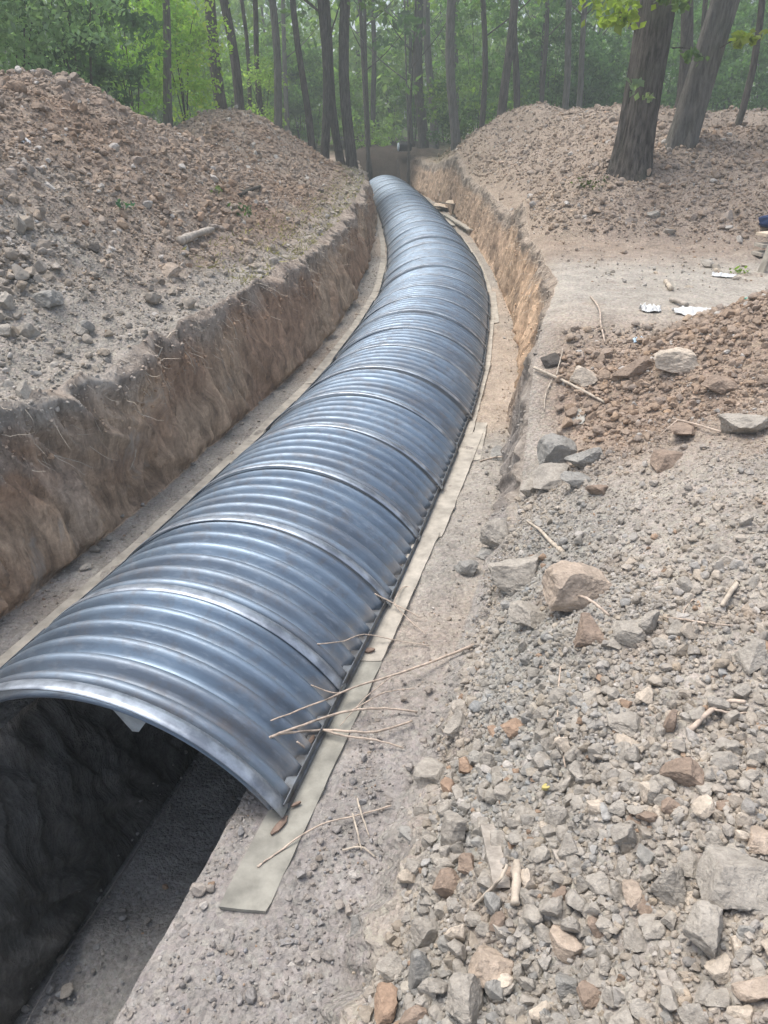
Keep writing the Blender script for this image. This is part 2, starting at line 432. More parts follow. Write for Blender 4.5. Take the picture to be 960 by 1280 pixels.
# scalloped digger marks
cols_x.append(x); cols_z.append(z); cols_c.append(c); IL1 = IL0+x.shape[1]
t = np.linspace(0, 1, 24+2)[None, 1:-1]; x = lerp(ib, ic, t); Yb = np.broadcast_to(Yc, x.shape)
cols_x.append(x); cols_z.append(zdeep+(1-fe)*(.022*fbm(x*K*3, Yb*K*3, o=4)+.012*sst(.3, .9, t))); cols_c.append(colr(x, 'floor')); FL1 = IL1+x.shape[1]
def wall_up(xb, zb, xt, zt_, n, side, amp, seed, colf):
    x, z, c = wall(xt, zt_, xb, zb, n, side, amp*.75, seed, lambda x, z, t: colf(x, z, 1-t))
    return x[:, ::-1], z[:, ::-1], c[:, ::-1]
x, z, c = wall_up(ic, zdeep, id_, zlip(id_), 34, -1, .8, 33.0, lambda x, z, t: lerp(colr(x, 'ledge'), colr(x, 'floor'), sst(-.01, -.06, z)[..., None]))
cols_x.append(x); cols_z.append(z); cols_c.append(c); IR1 = FL1+x.shape[1]
ledge(id_, rb, 44); RL1 = IR1+44
x, z, c = wall_up(rb, lerp(ledge_n(rb, Yc), ZG, fe), rt, surf_right(rt, Yc)+detail(rt, Yc), 52, -1, 1.0, 53.0, col_wr)
cols_x.append(x); cols_z.append(z); cols_c.append(c); WR1 = RL1+x.shape[1]
X = rt+dR[None, :]; Yb = np.broadcast_to(Yc, X.shape)
cols_x.append(X); cols_z.append(surf_right(X, Yb)+detail(X, Yb)); cols_c.append(colr(X, 'right'))
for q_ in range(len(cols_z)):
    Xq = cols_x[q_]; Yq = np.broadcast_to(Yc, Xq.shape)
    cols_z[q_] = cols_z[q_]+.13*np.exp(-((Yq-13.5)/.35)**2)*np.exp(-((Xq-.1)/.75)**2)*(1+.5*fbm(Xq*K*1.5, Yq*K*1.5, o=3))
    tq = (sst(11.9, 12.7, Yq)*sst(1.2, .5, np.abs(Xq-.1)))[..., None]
    cols_c[q_] = lerp(cols_c[q_], np.array([.06, .047, .036])*(1+.3*fbm(Xq*K*2, Yq*K*2, o=3))[..., None], tq)  # dark earth at the trench end, its shadows put into the colour too
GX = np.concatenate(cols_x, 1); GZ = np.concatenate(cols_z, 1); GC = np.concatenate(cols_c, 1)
nC = GX.shape[1]
GV = np.stack([GX*K, np.broadcast_to(Yc, GX.shape)*K, GZ*K], -1)
ri = np.arange(nR-1)[:, None]; ci = np.arange(nC-1)[None, :]
FX = (GX[:-1, :-1]+GX[1:, 1:])/2; FY = np.broadcast_to((YR[:-1]+YR[1:])[:, None]/2, FX.shape)
CI = np.broadcast_to(ci, FX.shape); RI = np.broadcast_to(ri, FX.shape)
zone = np.zeros(FX.shape, int)
inY = FY < 13.05
zone[(CI < WL0) & (FY < 11.5) & ((f_wlt(FY)-FX) < 2.9) & ((f_wlt(FY)-FX) > .03)] = 1          # left heap
zone[(CI >= WL0-1) & (CI < WL1-1) & inY] = 2
zone[(CI >= WL1-1) & (CI < IL0) & inY] = 3
zone[(CI >= IL0) & (CI < IL1-1) & inY] = 4
zone[(CI >= IL1-1) & (CI < FL1) & inY] = 5
zone[(CI >= FL1) & (CI < IR1-1) & inY] = 6
zone[(CI >= IR1-1) & (CI < RL1) & inY] = 3
zone[(CI >= RL1) & (CI < WR1-1) & inY & (FY > 1.9)] = 7
reg = (CI >= WR1-1)
hA = np.maximum(seg_heap(FX, FY, [(.85, 11.6, .10), (1.40, 9.4, .60), (2.1, 8.0, .64), (3.6, 7.4, .62), (5.5, 7.2, .5)], 1.25), seg_heap(FX, FY, [(1.85, 8.2, .62), (1.95, 6.6, .5), (2.1, 5.3, .45)], 1.5))
hB = seg_heap(FX, FY, [(1.42, 4.85, .36), (1.95, 5.1, .52), (2.6, 4.85, .54), (4.0, 4.3, .52), (6, 4, .4)], 1.95)
zone[reg & (hA > .01) & (hA >= hB)] = 8
zone[reg & (hB > .01) & (hB > hA)] = 9
zone[(CI >= RL1) & (FY < 2.25) & (FX < 3.2) & (zone != 7)] = 10
zinfo = {0: ('ground', M_soil, 'bare trodden earth and leaf litter running back under the forest'),
         1: ('spoil_heap', M_soil, 'long tall heap of dug brown earth along the left side of the trench'),
         2: ('trench_wall', M_wall, 'brown cut earth wall on the left side of the trench with scrape marks'),
         3: ('trench_ledge', M_ledge, 'flat earth ledges on both sides of the steel arches'),
         4: ('trench_wall', M_inner, 'dark wall of the deep inner trench under the left foot of the arches'),
         5: ('trench_floor', M_ledge, 'dark floor of the deep inner trench under the open arch'),
         6: ('trench_wall', M_inner, 'low crumbling right wall of the deep inner trench under the right arch foot'),
         7: ('trench_wall', M_wall, 'sunlit tan cut earth wall on the right side of the trench'),
         8: ('spoil_heap', M_soil, 'far brown earth heap on the right below the slim forest trunks'),
         9: ('spoil_heap', M_soil, 'brown earth heap on the right with two thick tree trunks standing in it'),
         10: ('rubble_slope', M_soil, 'grey slope of crumbled earth filling the lower right foreground')}
quad = np.stack([RI*nC+CI, RI*nC+CI+1, (RI+1)*nC+CI+1, (RI+1)*nC+CI], -1)
Vf = GV.reshape(-1, 3); Cf = GC.reshape(-1, 3)
for zid, (nm, mt, lab) in zinfo.items():
    q = quad[zone == zid]
    if len(q) == 0: continue
    u, invv = np.unique(q, return_inverse=True)
    me = np_mesh(nm, Vf[u], invv.reshape(q.shape), mt, True, ('soil', Cf[u]))
    tag(link(nm, me), lab, nm.replace('_', ' '), kind='structure')

# ------------------------------------------------------------------ clods
def ico(level):
    bm = bmesh.new(); bmesh.ops.create_icosphere(bm, subdivisions=level, radius=1.0)
    V = np.array([v.co[:] for v in bm.verts]); F = np.array([[v.index for v in f.verts] for f in bm.faces]); bm.free()
    return V, F
def rock_shape(level, seed, cuts=11, rough=.13):
    V, F = ico(level); r = np.random.default_rng(seed)
    V = V*1.0
    for k in range(cuts):
        n = r.normal(size=3); n /= np.linalg.norm(n); h = r.uniform(.42, .80)
        d = V@n; over = np.clip(d-h, 0, None); V = V-np.outer(over*.93, n)
    if level >= 2:
        V = V+V*(rough*fbm(V[:, 0]*2+seed, V[:, 1]*2, V[:, 2]*2, o=4))[:, None]
    if level >= 3:
        V = V+V*(.07*fbm(V[:, 0]*7+seed, V[:, 1]*7, V[:, 2]*7, o=4, g=.65))[:, None]
    V = V/np.abs(V).max()
    return V, F
def rand_rot(n):
    q = rng.normal(size=(n, 4)); q /= np.linalg.norm(q, axis=1)[:, None]
    w, x, y, z = q.T
    return np.stack([np.stack([1-2*(y*y+z*z), 2*(x*y-z*w), 2*(x*z+y*w)], -1), np.stack([2*(x*y+z*w), 1-2*(x*x+z*z), 2*(y*z-x*w)], -1), np.stack([2*(x*z-y*w), 2*(y*z+x*w), 1-2*(x*x+y*y)], -1)], 1)
def clod_stuff(name, label, P, S, C, level):
    """P (n,3), S radius (n), C colour (n,3) -> one mesh"""
    vs, fs, cs, off = [], [], [], 0
    nv = 7
    Rm = rand_rot(len(P)); asp = rng.uniform(.62, 1.15, (len(P), 3)); asp[:, 2] *= .85
    for k in range(nv):
        V, F = rock_shape(level, 100+k, 6 if level < 3 else 8, .20)
        idx = np.arange(k, len(P), nv)
        W = np.einsum('nij,vj->nvi', Rm[idx], V)*asp[idx][:, None, :]*S[idx][:, None, None]+P[idx][:, None, :]
        vs.append(W.reshape(-1, 3)); n = len(V)
        fs.append((F[None]+(np.arange(len(idx))*n)[:, None, None]+off).reshape(-1, 3)); off += n*len(idx)
        cs.append(np.repeat(C[idx], n, axis=0))
    me = np_mesh(name, np.concatenate(vs), np.concatenate(fs), M_clod, False, ('soil', np.concatenate(cs)))
    return tag(link(name, me), label, name.replace('_', ' '), kind='stuff')
def clod_mat():
    m, nt, b = new_mat('clod_earth')
    b.inputs['Roughness'].default_value = .95; b.inputs['Specular IOR Level'].default_value = .15
    a = nt.nodes.new('ShaderNodeAttribute'); a.attribute_name = 'soil'; p = pos(nt)
    f = noise_n(nt, p, 45, 5, .7); g = noise_n(nt, p, 9, 4, .6)
    k = mathn(nt, 'MULTIPLY', mrange(nt, f, .25, .75, .72, 1.28), mrange(nt, g, .3, .7, .82, 1.18))
    cc = nt.nodes.new('ShaderNodeCombineColor')
    for i in range(3): nt.links.new(k, cc.inputs[i])
    nt.links.new(mixc(nt, 1.0, a.outputs['Color'], cc.outputs[0], 'MULTIPLY'), b.inputs['Base Color'])
    pr = bump(nt, b, f, .8, .012); bump(nt, b, noise_n(nt, p, 160, 3, .6), .5, .004, pr)
    return m
M_clod = clod_mat()

def sample_clods(n, xr, yr, smin, smax, power, accept, zonef, emb=None):
    """random clods in plan (K units), radii metres; accept(X,Y)->prob"""
    X = rng.uniform(*xr, n); Y = rng.uniform(*yr, n)
    p = accept(X, Y); k = rng.uniform(size=n) < p; X, Y = X[k], Y[k]
    u = rng.uniform(size=len(X)); s = smin*(1-u*(1-(smin/smax)**power))**(-1/power)
    s = s*(1-.5*np.exp(-(((X-.75)/.38)**2+((Y-1.62)/.33)**2)))
    z = surf(X, Y)*K
    P = np.stack([X*K, Y*K, z+s*(rng.uniform(-.2, .75, len(X)) if emb is None else rng.uniform(emb-.25, emb+.15, len(X)))], -1)
    C = np.zeros((len(X), 3))
    lm = X < f_c(Y)
    for zn, mk in (('left', lm), ('right', ~lm)):
        if mk.any(): C[mk] = soil_col(X[mk], Y[mk], zn)
    ed = (X > f_wlb(Y)) & (X < f_wrb(Y))
    if ed.any(): C[ed] = soil_col(X[ed], Y[ed], 'ledge')
    dp = (z < -.3*K)
    if dp.any(): C[dp] = soil_col(X[dp], Y[dp], 'floor')
    t = rng.normal(1.10, .09, len(X))[:, None]; warm = rng.normal(.01, .03, len(X))[:, None]
    C = C*t*(1+warm*np.array([[1, 0, -1.3]]))
    odd = rng.uniform(size=len(X)) < .018
    C[odd] = np.array([.34, .245, .175])*rng.uniform(.7, 1.2, (odd.sum(), 1))
    pale = rng.uniform(size=len(X)) < .04; C[pale] = np.array([.45, .42, .38])
    return P, s, np.clip(C, .02, .7)
def inview(P, margin=60):
    """pixel positions and size test for a set of points"""
    y = P[:, 1]; zc = P[:, 2]-K
    dep = y*CP-zc*SP; up = y*SP+zc*CP
    px = 480+FPX*P[:, 0]/dep; py = 640-FPX*up/dep
    ok = (dep > .3) & (px > -margin) & (px < 960+margin) & (py > -margin) & (py < 1280+margin)
    return px, py, dep, ok
batches = []
# near rubble slope
def acc_near(X, Y):
    d = X-f_wrb(Y)
    smoothpatch = np.exp(-(((X-.62)/.22)**2+((Y-1.62)/.30)**2))
    pn = fbm(X*K*1.6+3, Y*K*1.6, o=3)*.5+.5
    return np.clip(sst(-.01, .10, d)*sst(2.5, 2.1, Y)*(1-.5*smoothpatch)*(.4+.6*sst(.35, .55, pn)), 0, 1)
batches.append(('a', sample_clods(118000, (-.35, 1.5), (.15, 1.9), .0085, .06, 2.35, acc_near, 'right')))
batches.append(('a', sample_clods(3600, (-.3, 1.3), (.15, 1.15), .016, .055, 2.0, lambda X, Y: sst(.07, .2, X-f_wrb(Y)), 'right')))
batches.append(('a', sample_clods(1000, (-.25, .35), (.2, .95), .024, .060, 1.6, lambda X, Y: sst(.0, .12, X-f_wrb(Y))*sst(.5, .3, X-f_wrb(Y)), 'right')))
batches.append(('a', sample_clods(700, (.3, .9), (.2, .8), .022, .050, 1.7, lambda X, Y: 1.0+0*X, 'right')))
batches.append(('a', sample_clods(900, (.5, 1.7), (1.75, 2.35), .03, .08, 1.8, lambda X, Y: sst(.35, .55, X-f_wrb(Y)+.3)*np.exp(-((Y-2.08+.2*(X-1))/.28)**2), 'right')))
batches.append(('a', sample_clods(15000, (.35, 1.9), (1.75, 2.45), .012, .075, 1.9, lambda X, Y: sst(.0, .1, X-f_wrb(Y)-.1)*sst(.4, .7, X)*sst(2.5, 2.2, Y+.1*(X-1)), 'right')))
# right heaps
def acc_heapr(X, Y):
    h = np.maximum(seg_heap(X, Y, [(.85, 11.6, .10), (1.40, 9.4, .60), (2.1, 8.0, .64), (3.6, 7.4, .62)], 1.25), seg_heap(X, Y, [(1.42, 4.85, .36), (1.95, 5.1, .52), (2.6, 4.85, .54), (4.0, 4.3, .52)], 1.95))
    h = np.maximum(h, seg_heap(X, Y, [(1.85, 8.2, .62), (1.95, 6.6, .5), (2.1, 5.3, .45)], 1.5))
    return np.clip(h*12+.02*(h > 0), 0.05, 1)*(X > f_wrt(Y)+.02)
batches.append(('b', sample_clods(42000, (.8, 3.4), (2.9, 6.0), .013, .10, 2.3, acc_heapr, 'right')))
batches.append(('b', sample_clods(32000, (.6, 4.2), (5.5, 11.5), .019, .12, 2.5, acc_heapr, 'right')))
# left heap
def acc_left(X, Y):
    e = f_wlt(Y)-X
    return np.clip(.35+.65*sst(.1, .4, e), 0, 1)*(e > .01)*sst(1.75, 1.45, e)
batches.append(('c', sample_clods(66000, (-2.3, -.3), (1.6, 5.5), .011, .10, 2.35, acc_left, 'left')))
batches.append(('c', sample_clods(26000, (-2.2, -.1), (5.3, 10.5), .018, .11, 2.5, acc_left, 'left')))
batches.append(('c', sample_clods(900, (-2.0, -.4), (1.8, 8.5), .05, .15, 1.7, lambda X, Y: acc_left(X, Y)*sst(.15, .4, f_wlt(Y)-X), 'left', -.25)))
batches.append(('b', sample_clods(1100, (.9, 3.2), (3.2, 9.5), .05, .15, 1.7, acc_heapr, 'right', -.25)))
batches.append(('c', sample_clods(1500, (-1.6, -1.0), (1.75, 2.3), .03, .09, 1.8, lambda X, Y: (f_wlt(Y)-X > .18)*.7, 'left')))
batches.append(('d', sample_clods(9000, (-1.1, .95), (.9, 9), .008, .055, 2.1, lambda X, Y: np.exp(-np.abs(X-f_wlb(Y)-.01)/.03)*((X > f_wlb(Y)-.005) & (X < f_foot(Y, -1)-.06))+np.exp(-np.abs(X-f_wrb(Y)+.01)/.03)*((X < f_wrb(Y)) & (X > f_foot(Y, 1)+.1)), 'ledge')))
# ledges and inner floor
batches.append(('d', sample_clods(24000, (-1.1, .9), (.2, 6.5), .006, .035, 2.3, lambda X, Y: ((X > f_wlb(Y)) & (X < f_wrb(Y)) & ((X > f_foot(Y, 1)+.085) | (X < f_foot(Y, -1)-.05)))*1.0, 'ledge')))
batches.append(('d', sample_clods(6500, (-.75, .0), (.3, 1.1), .006, .04, 2.3, lambda X, Y: (((X > f_foot(Y, 1)+.075) | ((X > f_foot(Y, 1)-.07) & ((Y < .68) | (X < f_foot(Y, 1)-.035)))) & (X < f_wrb(Y)))*1.0, 'ledge')))
batches.append(('e', sample_clods(3500, (-1.0, -.15), (.3, 2.4), .008, .06, 2.2, lambda X, Y: (surf(X, Y) < -.42)*1.0, 'floor')))
def wall_crumbs(c0, c1, n, ymax, toplo, side, zn):
    rr = rng.integers(0, nR, n*3); cc_ = rng.integers(c0, c1, n*3)
    yk = YR[rr]; zz = GV[rr, cc_, 2]; ok_ = (yk > .3) & (yk < ymax) & (rng.uniform(size=n*3) < np.where(zz > toplo*K, .9, .22)*np.clip(yk/5+.2, 0, 1)); rr, cc_ = rr[ok_][:n], cc_[ok_][:n]
    s_ = .006+.022*rng.uniform(size=len(rr))**3; Pq = GV[rr, cc_]+np.stack([side*s_*.3, 0*s_, 0*s_], -1)
    return Pq, s_, np.clip(GC[rr, cc_]*rng.normal(1.1, .15, (len(rr), 1)), .02, .7)
batches.append(('f', wall_crumbs(WL0, WL0+24, 4200, 10, .27, 1, 'left')))
batches.append(('f', wall_crumbs(RL1+4, WR1, 2600, 10, .27, -1, 'right')))
P = np.concatenate([b[1][0] for b in batches]); S = np.concatenate([b[1][1] for b in batches]); C = np.concatenate([b[1][2] for b in batches])
Bt = np.concatenate([[b[0]]*len(b[1][1]) for b in batches])
px, py, dep, ok = inview(P)
P, S, C, Bt, px, py, dep = [a[ok] for a in (P, S, C, Bt, px, py, dep)]
psz = S/dep*FPX

# hand placed blocks: (px, py, width px, aspect(height/width), colour key, label)
CK = {'grey': (.36, .33, .285), 'blue': (.295, .285, .26), 'brown': (.29, .225, .175), 'tan': (.42, .345, .275), 'orange': (.35, .25, .18), 'pale': (.52, .45, .365), 'dark': (.10, .09, .08)}
blocks = [
 (725, 735, 96, .78, 'tan', 'largest tan clod with a flat dusty top and brown broken side, right of the trench'),
 (737, 790, 50, .9, 'brown', 'dark brown cracked clod tucked under the front of the largest tan clod'),
 (783, 788, 48, .9, 'grey', 'grey clod immediately right of the brown cracked clod'),
 (812, 778, 36, .95, 'grey', 'small grey clod propped behind the right of three clods in a row'),
 (652, 718, 72, .7, 'grey', 'flat rough grey slab of earth left of the largest tan clod'),
 (665, 770, 62, .55, 'grey', 'thin grey wedge of earth below the flat rough grey slab'),
 (625, 664, 54, .8, 'grey', 'grey clod on the rim above the flat slab, beside the pale stick'),
 (607, 693, 30, .6, 'blue', 'small slanting grey clod at the rim just below another rim clod'),
 (583, 712, 34, .7, 'blue', 'bluish grey clod sunk in the rim of the slope by the ledge'),
 (700, 565, 60, .9, 'blue', 'upright blue grey clod topmost in the pile on the rim'),
 (735, 572, 50, .6, 'blue', 'flattish blue grey clod on the right of the rim pile'),
 (690, 600, 55, .6, 'grey', 'wide grey clod at the bottom of the rim pile'),
 (722, 603, 42, .6, 'blue', 'blue grey clod lying at the right foot of the rim pile'),
 (668, 608, 38, .7, 'grey', 'grey clod at the left foot of the rim pile'),
 (748, 612, 32, .6, 'brown', 'small brown clod at the lower right corner of the rim pile'),
 (628, 568, 34, .6, 'blue', 'dark lumpy clod on the ledge side left of the rim pile'),
 (832, 573, 44, .8, 'brown', 'smooth brown clod standing up below the brown heap'),
 (850, 453, 66, .55, 'pale', 'large pale flat slab lying on the brown near heap'),
 (732, 472, 40, .8, 'pale', 'pale slanting slab beside the long pale root stick'),
 (795, 460, 50, .6, 'brown', 'brown lump on the near heap between the two pale slabs'),
 (688, 452, 28, .8, 'dark', 'dark lump at the top end of the long pale root stick'),
 (858, 540, 54, .4, 'brown', 'cracked brown crust on the lower edge of the brown near heap'),
 (930, 530, 70, .5, 'grey', 'grey crusted slab at the right edge below the near heap'),
 (905, 480, 46, .6, 'brown', 'brown clod among the clods near the right edge of the near heap'),
 (842, 1100, 52, 1.3, 'grey', 'tall oval grey clod beside the biggest grey block at right'),
 (915, 1095, 100, .85, 'grey', 'biggest rough grey block near the right edge of the foreground'),
 (882, 1163, 76, .85, 'grey', 'squarish cracked flat grey block below the tall oval clod'),
 (795, 1180, 44, .6, 'grey', 'low grey clod left of the squarish cracked block'),
 (810, 1072, 34, .6, 'blue', 'smooth bluish stone above the tall oval grey clod'),
 (748, 1107, 36, .9, 'grey', 'chunky grey clod near the middle of the loose rubble'),
 (790, 1120, 36, .8, 'tan', 'pale tan clod left of the tall oval grey clod'),
 (710, 1187, 52, .8, 'tan', 'knobbly tan clod in the bottom middle of the rubble'),
 (708, 1232, 42, .9, 'blue', 'bluish grey clod right under the knobbly tan clod'),
 (735, 1243, 44, .6, 'brown', 'brown grey clod at the bottom edge right of the bluish clod'),
 (610, 1208, 62, .95, 'tan', 'big lumpy tan clod above the bottom grey block'),
 (582, 1250, 74, .9, 'grey', 'big angular grey brown block at the bottom edge of the photo'),
 (535, 1168, 44, .95, 'grey', 'angular grey clod with a pointed right corner in the left rubble'),
 (526, 1213, 46, 1.2, 'blue', 'long blue grey clod above the bottom edge, left rubble'),
 (489, 1213, 42, .9, 'grey', 'cubic grey clod just above the orange brick like clod'),
 (480, 1257, 46, 1.0, 'orange', 'orange brown block at the bottom edge left of the rubble'),
 (568, 1036, 52, 1.1, 'grey', 'tall rough grey clod above the weathered wooden slat'),
 (540, 966, 54, .7, 'grey', 'wide grey clod with brown underside in the left rim of the rubble'),
 (510, 1043, 42, .7, 'blue', 'bluish grey clod left of the tall rough grey clod'),
 (517, 1080, 24, 1.4, 'grey', 'small upright pale clod below a bluish grey clod'),
 (583, 1083, 38, .7, 'brown', 'brown bottomed grey clod left of the wooden slat'),
 (560, 1110, 42, .8, 'brown', 'brown and grey clod beneath the brown bottomed clod'),
 (447, 1165, 34, 1.3, 'blue', 'smooth oval blue grey clod in the dusty left bank'),
 (640, 912, 32, .95, 'orange', 'orange brown clod standing out in the middle rubble'),
 (617, 917, 20, .5, 'orange', 'small flat orange chip beside the orange brown clod'),
 (575, 905, 40, .7, 'grey', 'grey clod on the rim left of the orange chip'),
 (630, 990, 30, .7, 'grey', 'grey clod above and right of the tall rough clod'),
 (700, 1020, 40, .9, 'grey', 'blocky grey clod in the upper middle of the loose rubble'),
 (950, 1050, 40, .8, 'tan', 'tan clod cut by the right edge above the biggest grey block'),
 (860, 968, 60, .6, 'brown', 'brown grey clod below the forked dry twig at right'),
 (790, 905, 54, .4, 'grey', 'long flat grey clod in the middle right of the rubble'),
 (940, 820, 50, .7, 'grey', 'grey clod at the right edge level with the dry twig'),
 (880, 985, 32, .6, 'grey', 'small flat grey stone in the right middle of the rubble'),
 (945, 1240, 50, .7, 'tan', 'tan lump in the bottom right corner'),
 (905, 1215, 44, .6, 'pale', 'pale crusted clod above the bottom right corner'),
 (560, 1180, 30, .7, 'blue', 'small blue clod wedged right of the pointed grey clod'),
 (118, 308, 22, .9, 'dark', 'dark stone standing on the left heap slope'),
 (100, 411, 20, 1.1, 'grey', 'pale grey stone at the edge of the small rubble patch on the left'),
 (212, 338, 36, .4, 'tan', 'flat pale stone on the left slope below the short log'),
 (62, 372, 44, .6, 'blue', 'grey blue block half buried in the left slope'),
 (815, 268, 20, .6, 'grey', 'grey stone on the right heap below the thick trunks'),
 (838, 290, 18, .7, 'grey', 'small grey stone low on the right heap'),
 (885, 330, 22, .6, 'grey', 'grey stone at the foot of the right heap'),
 (103, 711, 18, .5, 'grey', 'grey stone lying on the left ledge near the wall'),
]
rock_cache = {}
def clod_mesh(ck, var, flat=False):
    key = (ck, var)
    if key not in rock_cache:
        V, F = rock_shape(5 if var < 9 else 4, 300+var, 13, .17)
        base = np.array(CK[ck]) if isinstance(ck, str) else np.array(ck)
        cv = base[None, :]*(1+.16*fbm(V[:, 0]*1.7+var, V[:, 1]*1.7, V[:, 2]*1.7, o=3))[:, None]
        # brown underside / dusty crown mottling of the clod itself
        rock_cache[key] = np_mesh('earth_clod', V, F, M_clod, False, ('soil', cv))
    return rock_cache[key]
taken = []
for i, (bx, by, bw, asp, ck, lab) in enumerate(blocks):
    p, t = hit(bx, by+bw*asp*.30)
    r = bw*.5*t/FPX*1.12
    o = link('earth_clod', clod_mesh(ck, i % 9))
    o.scale = (r, r*1.0, r*asp*(.85 if asp < 1 else .85)*1.1)
    o.location = (p.x, p.y+r*.3, p.z+r*asp*.32)
    o.rotation_euler = (random.uniform(-.35, .35)+.15, random.uniform(-.3, .3), random.uniform(0, 6.28) if asp < .75 else random.uniform(-.5, .5))
    tag(o, lab, 'clod', 'larger clods of dug earth'); taken.append((bx, by, bw*.5))
# drop scattered clods sitting inside a hand placed one
keep = np.ones(len(P), bool)
for bx, by, rr in taken:
    keep &= ~((np.hypot(px-bx, py-by) < rr*.9) & (psz > 6))
P, S, C, Bt, px, py, dep, psz = [a[keep] for a in (P, S, C, Bt, px, py, dep, psz)]
# visible ones that show largest -> individuals
order = np.argsort(-psz)
vis = (px > 0) & (px < 960) & (py > 0) & (py < 1280)
big = [i for i in order if vis[i]][:232]
isb = np.zeros(len(P), bool); isb[big] = True
def cname(c):
    r, g, b = c
    if r/b > 1.75: return 'orange', 'orange brown'
    if r/b > 1.42: return 'brown', 'brown'
    if (r+g+b)/3 > .36: return 'pale', 'pale'
    return ('blue', 'dark grey') if (r+g+b)/3 < .27 else ('grey', 'grey')
marks = [(615, 1085, 'the weathered wooden slat'), (725, 735, 'the largest tan clod'), (915, 1095, 'the biggest grey block at right'), (610, 1208, 'the lumpy bottom clod'), (882, 1163, 'the cracked square block'), (640, 912, 'the orange brown clod'), (540, 966, 'the brown bottomed rim clod'), (850, 453, 'the pale slab on the near heap'), (480, 1257, 'the orange block at the bottom edge'), (710, 1187, 'the knobbly tan clod'), (700, 575, 'the blue grey rim pile'), (895, 895, 'the forked dry twig at right'), (60, 410, 'the left rubble patch'), (245, 300, 'the short log on the left slope'), (790, 200, 'the thickest trunk'), (840, 1090, 'the tall oval clod'), (930, 640, 'the upper right slope edge'), (652, 718, 'the flat rough grey slab')]
for i in big:
    ck, cn = cname(C[i]); b = marks[int(np.argmin([math.hypot(px[i]-m[0], py[i]-m[1]) for m in marks]))]
    dx, dy = px[i]-b[0], py[i]-b[1]
    rel = ('right of' if dx > 0 else 'left of') if abs(dx) > abs(dy) else ('below' if dy > 0 else 'above')
    szw = 'large' if psz[i] > 22 else ('middling' if psz[i] > 15 else 'small')
    o = link('earth_clod', clod_mesh(ck, 9+int(rng.integers(0, 6))))
    s = float(S[i]); o.scale = (s*rng.uniform(.8, 1.15), s*rng.uniform(.75, 1.05), s*rng.uniform(.6, .9))
    o.location = P[i]; o.rotation_euler = tuple(rng.uniform(0, 6.28, 3))
    tag(o, f'{szw} {cn} clod in the rubble {rel} {b[2]}', 'clod', f'{szw} {cn} clods {rel} {b[2]}')
names = {'a': ('loose_rubble', 'crumbled grey clods covering the right foreground slope'), 'b': ('clod_scatter', 'small brown clods covering the heaps on the right'),
         'c': ('clod_scatter', 'small brown clods covering the heap on the left'), 'd': ('soil_crumbs', 'soil crumbs lying on the ledges beside the arches'),
         'f': ('soil_crumbs', 'crumbs of earth clinging to the cut trench walls'),
         'e': ('soil_crumbs', 'dark soil crumbs on the deep trench floor')}
for bt, (nm, lab) in names.items():
    m0 = (Bt == bt) & ~isb
    hi = m0 & (psz > 7); mid = m0 & (psz <= 7) & (psz > 2.6); lo = m0 & (psz <= 2.6)
    parts = [(hi, 3), (mid, 2), (lo, 1)]
    vs = None
    # all levels joined into ONE stuff mesh
    allV, allF, allC, off = [], [], [], 0
    for mk, lev in parts:
        if not mk.any(): continue
        o = clod_stuff('tmp', '', P[mk], S[mk], C[mk], lev); me = o.data
        nv = len(me.vertices); v = np.zeros(nv*3, np.float32); me.vertices.foreach_get('co', v)
        f = np.zeros(len(me.loops), np.int32); me.loops.foreach_get('vertex_index', f)
        cc = np.zeros(nv*4, np.float32); me.attributes['soil'].data.foreach_get('color', cc)
        allV.append(v.reshape(-1, 3)); allF.append(f.reshape(-1, 3)+off); allC.append(cc.reshape(-1, 4)[:, :3]); off += nv
        bpy.data.objects.remove(o); bpy.data.meshes.remove(me)
    if allV:
        me = np_mesh(nm, np.concatenate(allV), np.concatenate(allF), M_clod, False, ('soil', np.concatenate(allC)))
        tag(link(nm, me), lab, nm.replace('_', ' '), kind='stuff')

